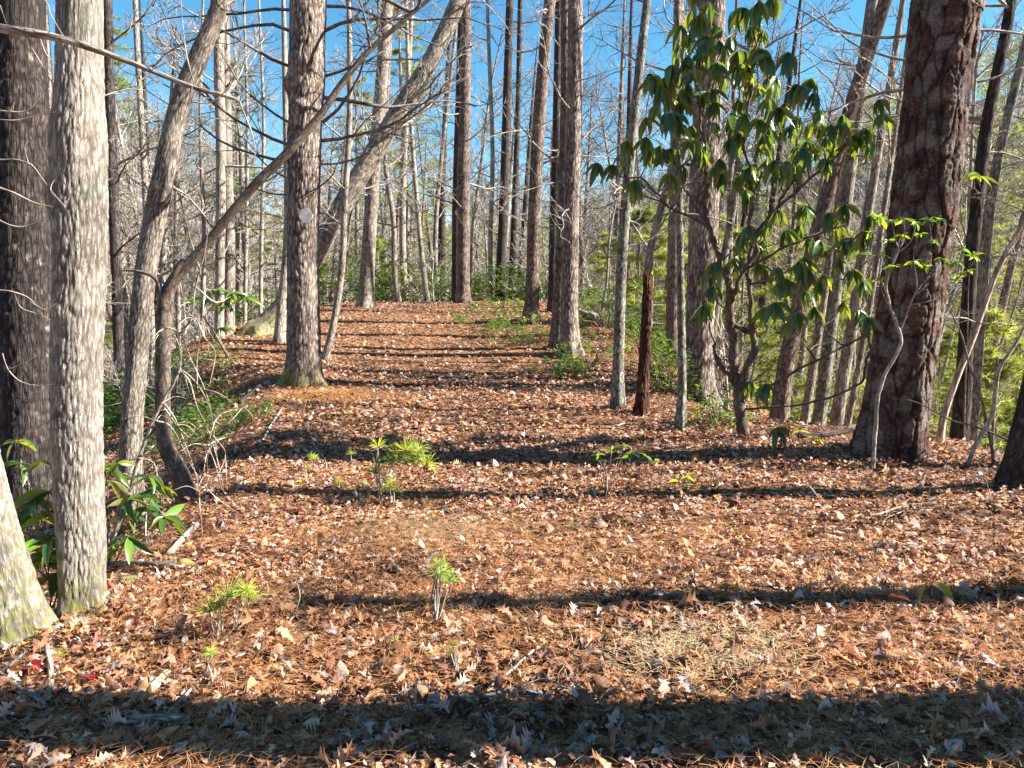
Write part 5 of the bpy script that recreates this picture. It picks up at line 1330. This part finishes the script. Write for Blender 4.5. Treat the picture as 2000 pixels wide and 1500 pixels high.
for T in LT:
    V = np.concatenate(T.V); F4 = np.concatenate(T.F4); n = 200
    r_ = 70 + 150 * rh_.rand(n) ** .9; az = np.radians(rh_.uniform(-42, 44, n)); x = r_ * np.sin(az); y = r_ * np.cos(az)
    yaw = rh_.uniform(0, 6.28, n); Rm = np.zeros((n, 3, 3)); Rm[:, 0, 0] = np.cos(yaw); Rm[:, 0, 1] = -np.sin(yaw); Rm[:, 1, 0] = np.sin(yaw); Rm[:, 1, 1] = np.cos(yaw); Rm[:, 2, 2] = 1
    scatter(far, (V, F4), np.stack([x, y, H(x, y)], -1), Rm, rh_.uniform(8, 15, n), np.ones((n, 3)))
ho = put('hillside_woods', far.mesh('hillside_woods', M['far'])); tag(ho, 'hazy grey-brown bare woods covering the hillside beyond the valley', 'woods', kind='stuff')
fe = Acc(); n = 1700
az = np.radians(np.concatenate([rh_.uniform(8, 44, n - 500), rh_.uniform(-42, 8, 500)[:500]])); r_ = rh_.uniform(60, 190, n); x = r_ * np.sin(az); y = r_ * np.cos(az)
keep = fbm(x / 14, y / 14, 77, 2) > .0; x, y = x[keep], y[keep]; n = len(x)
for j in range(14):
    hh = rh_.uniform(.5, 11, n); sp_ = 2.2 * (1.15 - hh / 11)
    p = np.stack([x + rh_.normal(0, 1, n) * sp_ * .6, y + rh_.normal(0, 1, n) * sp_ * .6, H(x, y) + hh], -1)
    R_ = frames(rh_.normal(0, 1, (n, 3)) * [1, 1, .3], rh_.normal(0, .5, n))
    scatter(fe, FT[j % 3], p, R_, rh_.uniform(.8, 1.6, n), np.full((n, 3), 1.0) * rh_.uniform(.6, 1.3, n)[:, None])
fo = put('hillside_evergreens', fe.mesh('hillside_evergreens', M['farneedle'])); tag(fo, 'soft yellow-green evergreens scattered over the far hillside', 'woods', kind='stuff')

def cover(name, label, box, n, L, mat, seed, dmax=60, h=.25, skip=None, per=5, thr=-.1):
    rng = np.random.RandomState(seed); a = Acc(); P0 = []
    for k in range(n):
        q = hit(rng.uniform(box[0], box[2]), rng.uniform(box[1], box[3]), dmax)
        if q is None or (skip and skip(q)): continue
        P0.append([q[0] + rng.normal(0, .1), q[1] + rng.normal(0, .25), 0])
    P0 = np.array(P0); P0 = P0[fbm(P0[:, 0] * 1.1, P0[:, 1] * .7, seed, 2) > thr]
    P0[:, 2] = H(P0[:, 0], P0[:, 1]); m_ = len(P0)
    for j in range(per):
        an = rng.uniform(0, 6.28, m_); dv = np.stack([np.cos(an), np.sin(an), rng.uniform(-.2, .8, m_)], -1)
        pos = P0 + np.stack([rng.normal(0, L * 1.2, m_), rng.normal(0, L * 1.2, m_), rng.rand(m_) * h], -1)
        sz = rng.uniform(.6, 1.2, m_) * L * np.clip(P0[:, 1] / 12, .8, 1.8)
        scatter(a, LS[j % 3], pos, frames(dv, rng.normal(0, .5, m_)), sz, rng.uniform(.6, 1.5, m_)[:, None] * np.ones((m_, 3)))
    o = put(name, a.mesh(name, M[mat])); tag(o, label, 'undergrowth', kind='stuff')
cover('green_undergrowth', 'bright green low undergrowth in the hollow left of the path', (195, 640, 430, 900), 2600, .085, 'laurel', 5, skip=lambda q: q[0] > XL(q[1]) - .7)
cover('grassy_undergrowth', 'sunny yellow-green undergrowth down the slope right of the huge pine', (1840, 560, 2010, 930), 2200, .13, 'herb', 6, 70, .5, skip=lambda q: q[0] < XR(q[1]) + .8, thr=-.3)
cover('slope_undergrowth', 'patchy light green undergrowth on the slope right of the path', (1120, 600, 1700, 850), 3200, .08, 'laurel', 8, 60, .5, skip=lambda q: q[0] < XR(q[1]) + .5)
cover('leafy_sprigs', 'scattered tiny green sprigs along the rim of the path', (900, 590, 1190, 780), 420, .05, 'laurel', 9, 30, .15, skip=lambda q: q[0] < XR(q[1]) - 1.2, thr=.0)
cover('leafy_sprigs', 'scattered green sprigs on the shaded left bank', (400, 740, 600, 960), 350, .045, 'laurel', 10, 30, .1, skip=lambda q: q[0] > XL(q[1]) + .4, thr=.05)

LOB = [.02, .10, .045, .21, .07, .27, .09, .25, .10, .13, .02]
OAK = [leaf_tpl(1, 1, 11, f, dr, sg, LOB, cu, seed=i) for i, (f, dr, sg, cu) in enumerate([(.2, .1, .1, .3), (.9, .35, .2, .6), (-.5, -.3, .0, .5), (1.4, .2, .3, .8), (.1, .5, .35, .4), (-1.0, .0, .15, .9)])]
PLN = [leaf_tpl(1, 1, 6, f, dr, sg, [.03, .22, .32, .30, .18, .02], cu, seed=20 + i) for i, (f, dr, sg, cu) in enumerate([(.2, .15, .1, .3), (.9, .3, .2, .5), (-.7, -.2, .1, .6)])]
MID = [leaf_tpl(1, 1, len(lb), f, dr, .05, lb, cu, seed=50 + i) for i, (f, dr, cu, lb) in enumerate([(.4, .3, .5, [.04, .24, .10, .24, .02]), (-.8, -.2, .7, [.03, .14, .30, .03]), (1.2, .2, .8, [.05, .24, .12, .2, .02]), (.1, .5, .3, [.02, .28, .24, .02])])]
LOZ = [(np.array([(0, 0, 0), (.55, -.30, a), (1, 0, b), (.45, .30, c)]), np.array([(0, 1, 2), (0, 2, 3)])) for a, b, c in [(.12, -.1, .15), (-.1, .2, .1), (.25, 0, -.15), (.02, .3, .05)]]
SMP = [leaf_tpl(1, 1, 3, f, dr, 0, [.06, .30, .05], cu, seed=30 + i) for i, (f, dr, cu) in enumerate([(.4, .3, .5), (-.8, -.2, .7), (1.2, .2, .8), (.1, .5, .3)])]
PAL = np.array([(.42, .19, .075), (.52, .28, .13), (.30, .12, .045), (.60, .43, .29), (.55, .45, .37), (.20, .085, .04), (.13, .06, .035), (.34, .11, .04), (.60, .30, .08), (.42, .36, .34), (.22, .06, .05)])
PAL = PAL * 1.12
PAL = PAL * np.array([1.0, .93, .95]); PAL = PAL * .86 + np.array([.062, .05, .042])
PW = np.array([.15, .16, .13, .13, .10, .12, .07, .05, .02, .06, .01]); PW /= PW.sum()
rl = np.random.RandomState(99)
def region(n, y0, y1, spread=.78, xm=1.0):
    y = np.sqrt(rl.uniform(y0 ** 2, y1 ** 2, n)); x = rl.uniform(-1, 1, n) * (y * spread + xm)
    k = (x > XL(y) - 5) & (x < XR(y) + 3.5)
    return x[k], y[k]
def tiltframes(x, y, sd):
    n = len(x); e = .05
    gxn = (H(x + e, y) - H(x - e, y)) / (2 * e); gyn = (H(x, y + e) - H(x, y - e)) / (2 * e)
    nrm = np.stack([-gxn, -gyn, np.ones(n)], -1) + rl.normal(0, sd, (n, 3)) * [1, 1, 0]; nrm /= np.linalg.norm(nrm, axis=1, keepdims=True)
    an = rl.uniform(0, 2 * PI, n); t = np.stack([np.cos(an), np.sin(an), np.zeros(n)], -1)
    t -= (t * nrm).sum(1, keepdims=True) * nrm; t /= np.linalg.norm(t, axis=1, keepdims=True)
    return np.stack([t, np.cross(nrm, t), nrm], 2)
lit = Acc()
def lay(n, y0, y1, tpls, smin, smax, sd, up, xm=1.0):
    x, y = region(n, y0, y1, xm=xm)
    # fewer broad leaves where needles carpet the middle of the path
    needle = smooth((fbm(x * .8 + 3, y * .8, 55, 2) + .25) / .5) * np.exp(-((x - XC(y)) / 2.2) ** 2)
    k = rl.rand(len(x)) > .45 * needle; x, y = x[k], y[k]; n = len(x)
    R_ = tiltframes(x, y, sd); z = H(x, y) + rl.uniform(.002, up, n)
    ci = rl.choice(len(PAL), n, p=PW); c = PAL[ci] * rl.uniform(.65, 1.3, n)[:, None] * np.clip(1 + .8 * fbm(x * 1.4, y * 1.4, 61, 3), .45, 1.3)[:, None]
    which = rl.randint(0, len(tpls), n); s = rl.uniform(smin, smax, n)
    for i, T in enumerate(tpls):
        q = which == i
        scatter(lit, T, np.stack([x, y, z], -1)[q], R_[q], s[q], c[q])
lay(6500, 1.9, 4.4, OAK + OAK + PLN, .035, .075, .26, .026, xm=.6)
lay(17000, 4.2, 8.0, MID, .034, .066, .32, .026)
lay(1600, 2.5, 8, OAK[:3] + PLN, .06, .10, .3, .04)
lay(36000, 1.9, 8.5, LOZ, .012, .036, .5, .034)
lay(17000, 7.8, 14, MID, .042, .072, .34, .035)
lay(18000, 7.8, 14, LOZ, .05, .09, .42, .04)
lay(36000, 13.5, 27, LOZ, .06, .10, .4, .035)
for nm_, bx_, by_, lb_ in TREES:                     # leaves drifted up against the feet of the trunks
    if by_ > 20 or by_ < 2: continue
    n = 90; an = rl.uniform(0, 6.28, n); rr_ = rl.uniform(.08, .42, n) * (1.3 if 'huge' in lb_ else 1)
    x = bx_ + np.cos(an) * rr_; y = by_ + np.sin(an) * rr_; c = PAL[rl.choice(len(PAL), n, p=PW)]
    scatter(lit, MID[0], np.stack([x, y, H(x, y) + .07 * rl.rand(n) * (1 - rr_)], -1), tiltframes(x, y, .5), rl.uniform(.04, .075, n), c)
lo = put('leaf_litter', lit.mesh('leaf_litter', M['litter'])); tag(lo, 'deep litter of curled brown and tan oak leaves over the whole path', 'leaf litter', kind='stuff')
# the leaves that show largest, one object each
LM = {}
x, y = region(9000, 1.95, 3.7, .70, .2); px_, py_ = project(np.stack([x, y, H(x, y)], -1)); k = (px_ > -20) & (px_ < 2020) & (py_ < 1520); x, y = x[k][:296], y[k][:296]
R_ = tiltframes(x, y, .3); zz = H(x, y)
for i in range(len(x)):
    t = rl.randint(9); c = rl.choice(len(PAL), p=PW)
    if (t, c) not in LM:
        T = (OAK + OAK[:3])[t]; a = Acc(); a.add(T[0], None, T[1], None, PAL[c] * 1.15); LM[(t, c)] = a.mesh('leaf', M['litter'])
    put('leaf', LM[(t, c)], ground, (x[i], y[i], zz[i] + rl.uniform(.012, .04)), Matrix(R_[i].tolist()), rl.uniform(.06, .115))
# a few deep red leaves, each lying on its own
for (px, py, lab) in [(218, 1162, 'dark red leaf touching the foot of the pale oak'), (285, 1148, 'dark crimson leaf by the moss cushion'), (130, 1198, 'dark red leaf between the two pale trunks'), (150, 1255, 'crimson red leaf on the litter below the pale oak'),
                      (55, 1313, 'small crimson leaf near the left edge'), (178, 1345, 'dark maroon leaf on the sunlit lower left litter')]:
    c = gp(px, py, .03); T = leaf_tpl(1, 1, 6, .3, .1, .05, [.05, .36, .46, .38, .2, .02], .3, seed=int(px)); a = Acc(); a.add(T[0], None, T[1], None, (.30, .012, .03))
    o = put('red_leaf', a.mesh('red_leaf', M['litter']), None, c, (rl.normal(0, .3), rl.normal(0, .3), rl.uniform(0, 6.28)), .08); tag(o, lab, 'leaf')

nd = Acc()
def needles(n, y0, y1, w, center=None, sg=1.0, colr=((.50, .22, .08), (.60, .34, .15), (.34, .14, .055))):
    if center is None:
        x, y = region(n, y0, y1); k = (fbm(x * .8 + 3, y * .8, 55, 2) + rl.uniform(-.3, .5, len(x))) > 0; x, y = x[k], y[k]
    else:
        x = center[0] + rl.normal(0, sg, n); y = center[1] + rl.normal(0, sg * .6, n)
    n = len(x); an = rl.uniform(0, 2 * PI, n); l = rl.uniform(.06, .12, n); d = np.stack([np.cos(an), np.sin(an), rl.normal(0, .12, n)], -1); s = np.stack([-np.sin(an), np.cos(an), np.zeros(n)], -1)
    z = H(x, y) + rl.uniform(.012, .05, n); p = np.stack([x, y, z], -1); b = s * rl.normal(0, .012, n)[:, None]
    V = np.stack([p - d * l[:, None] / 2 - s * w, p - d * l[:, None] / 2 + s * w, p + b - s * w + [0, 0, .004], p + b + s * w + [0, 0, .004], p + d * l[:, None] / 2 - s * w * .5, p + d * l[:, None] / 2 + s * w * .5], 1)
    F = np.array([(0, 1, 3, 2), (2, 3, 5, 4)])[None] + (np.arange(n) * 6)[:, None, None]
    cc = np.array(colr)[rl.randint(0, len(colr), n)] * rl.uniform(.7, 1.2, n)[:, None]
    nd.add(V.reshape(-1, 3), None, F.reshape(-1, 4), None, np.repeat(cc, 6, 0))
needles(42000, 1.9, 5, .0009)
needles(34000, 4.5, 12, .0014)
q = gp(1375, 1285); needles(1100, 0, 0, .0010, q, .24, ((.62, .50, .27), (.50, .40, .24), (.64, .50, .32)))
q = gp(850, 1040); needles(1200, 0, 0, .0011, q, .3, ((.55, .36, .18), (.45, .33, .2)))
q = gp(650, 770); needles(7000, 0, 0, .0022, q, .42, ((.62, .33, .12), (.55, .27, .09)))
no = put('dry_needles', nd.mesh('dry_needles', M['drynee'])); tag(no, 'rusty fallen pine needles matted over the leaf litter of the path', 'pine needles', kind='stuff')
# orange clump of dead needles in the front shadow
c = gp(548, 1418); a = Acc()
for k in range(70):
    d = np.array([rl.normal(0, .5), rl.normal(0, .3), -.9]); e = np.array([0, 0, .05]) + d * rl.uniform(.03, .06); s = np.array([.0009, 0, 0])
    top_ = c + [rl.normal(0, .006), 0, .055]; a.add(*tube(np.array([top_, top_ + d * .02 + [rl.normal(0, .004), 0, 0], top_ + d * .055]), [.0011, .0009, .0005], 3))
o = put('needle_tuft', a.mesh('needle_tuft', flat_mat('orange_dead_needles', (.50, .17, .04), (.36, .11, .03), 30, .6)), None); tag(o, 'upright orange tuft of dead pine needles in the front shadow', 'needle tuft')
print('objects', len(bpy.data.objects))
print('unique polys', sum(len(m.polygons) for m in bpy.data.meshes))
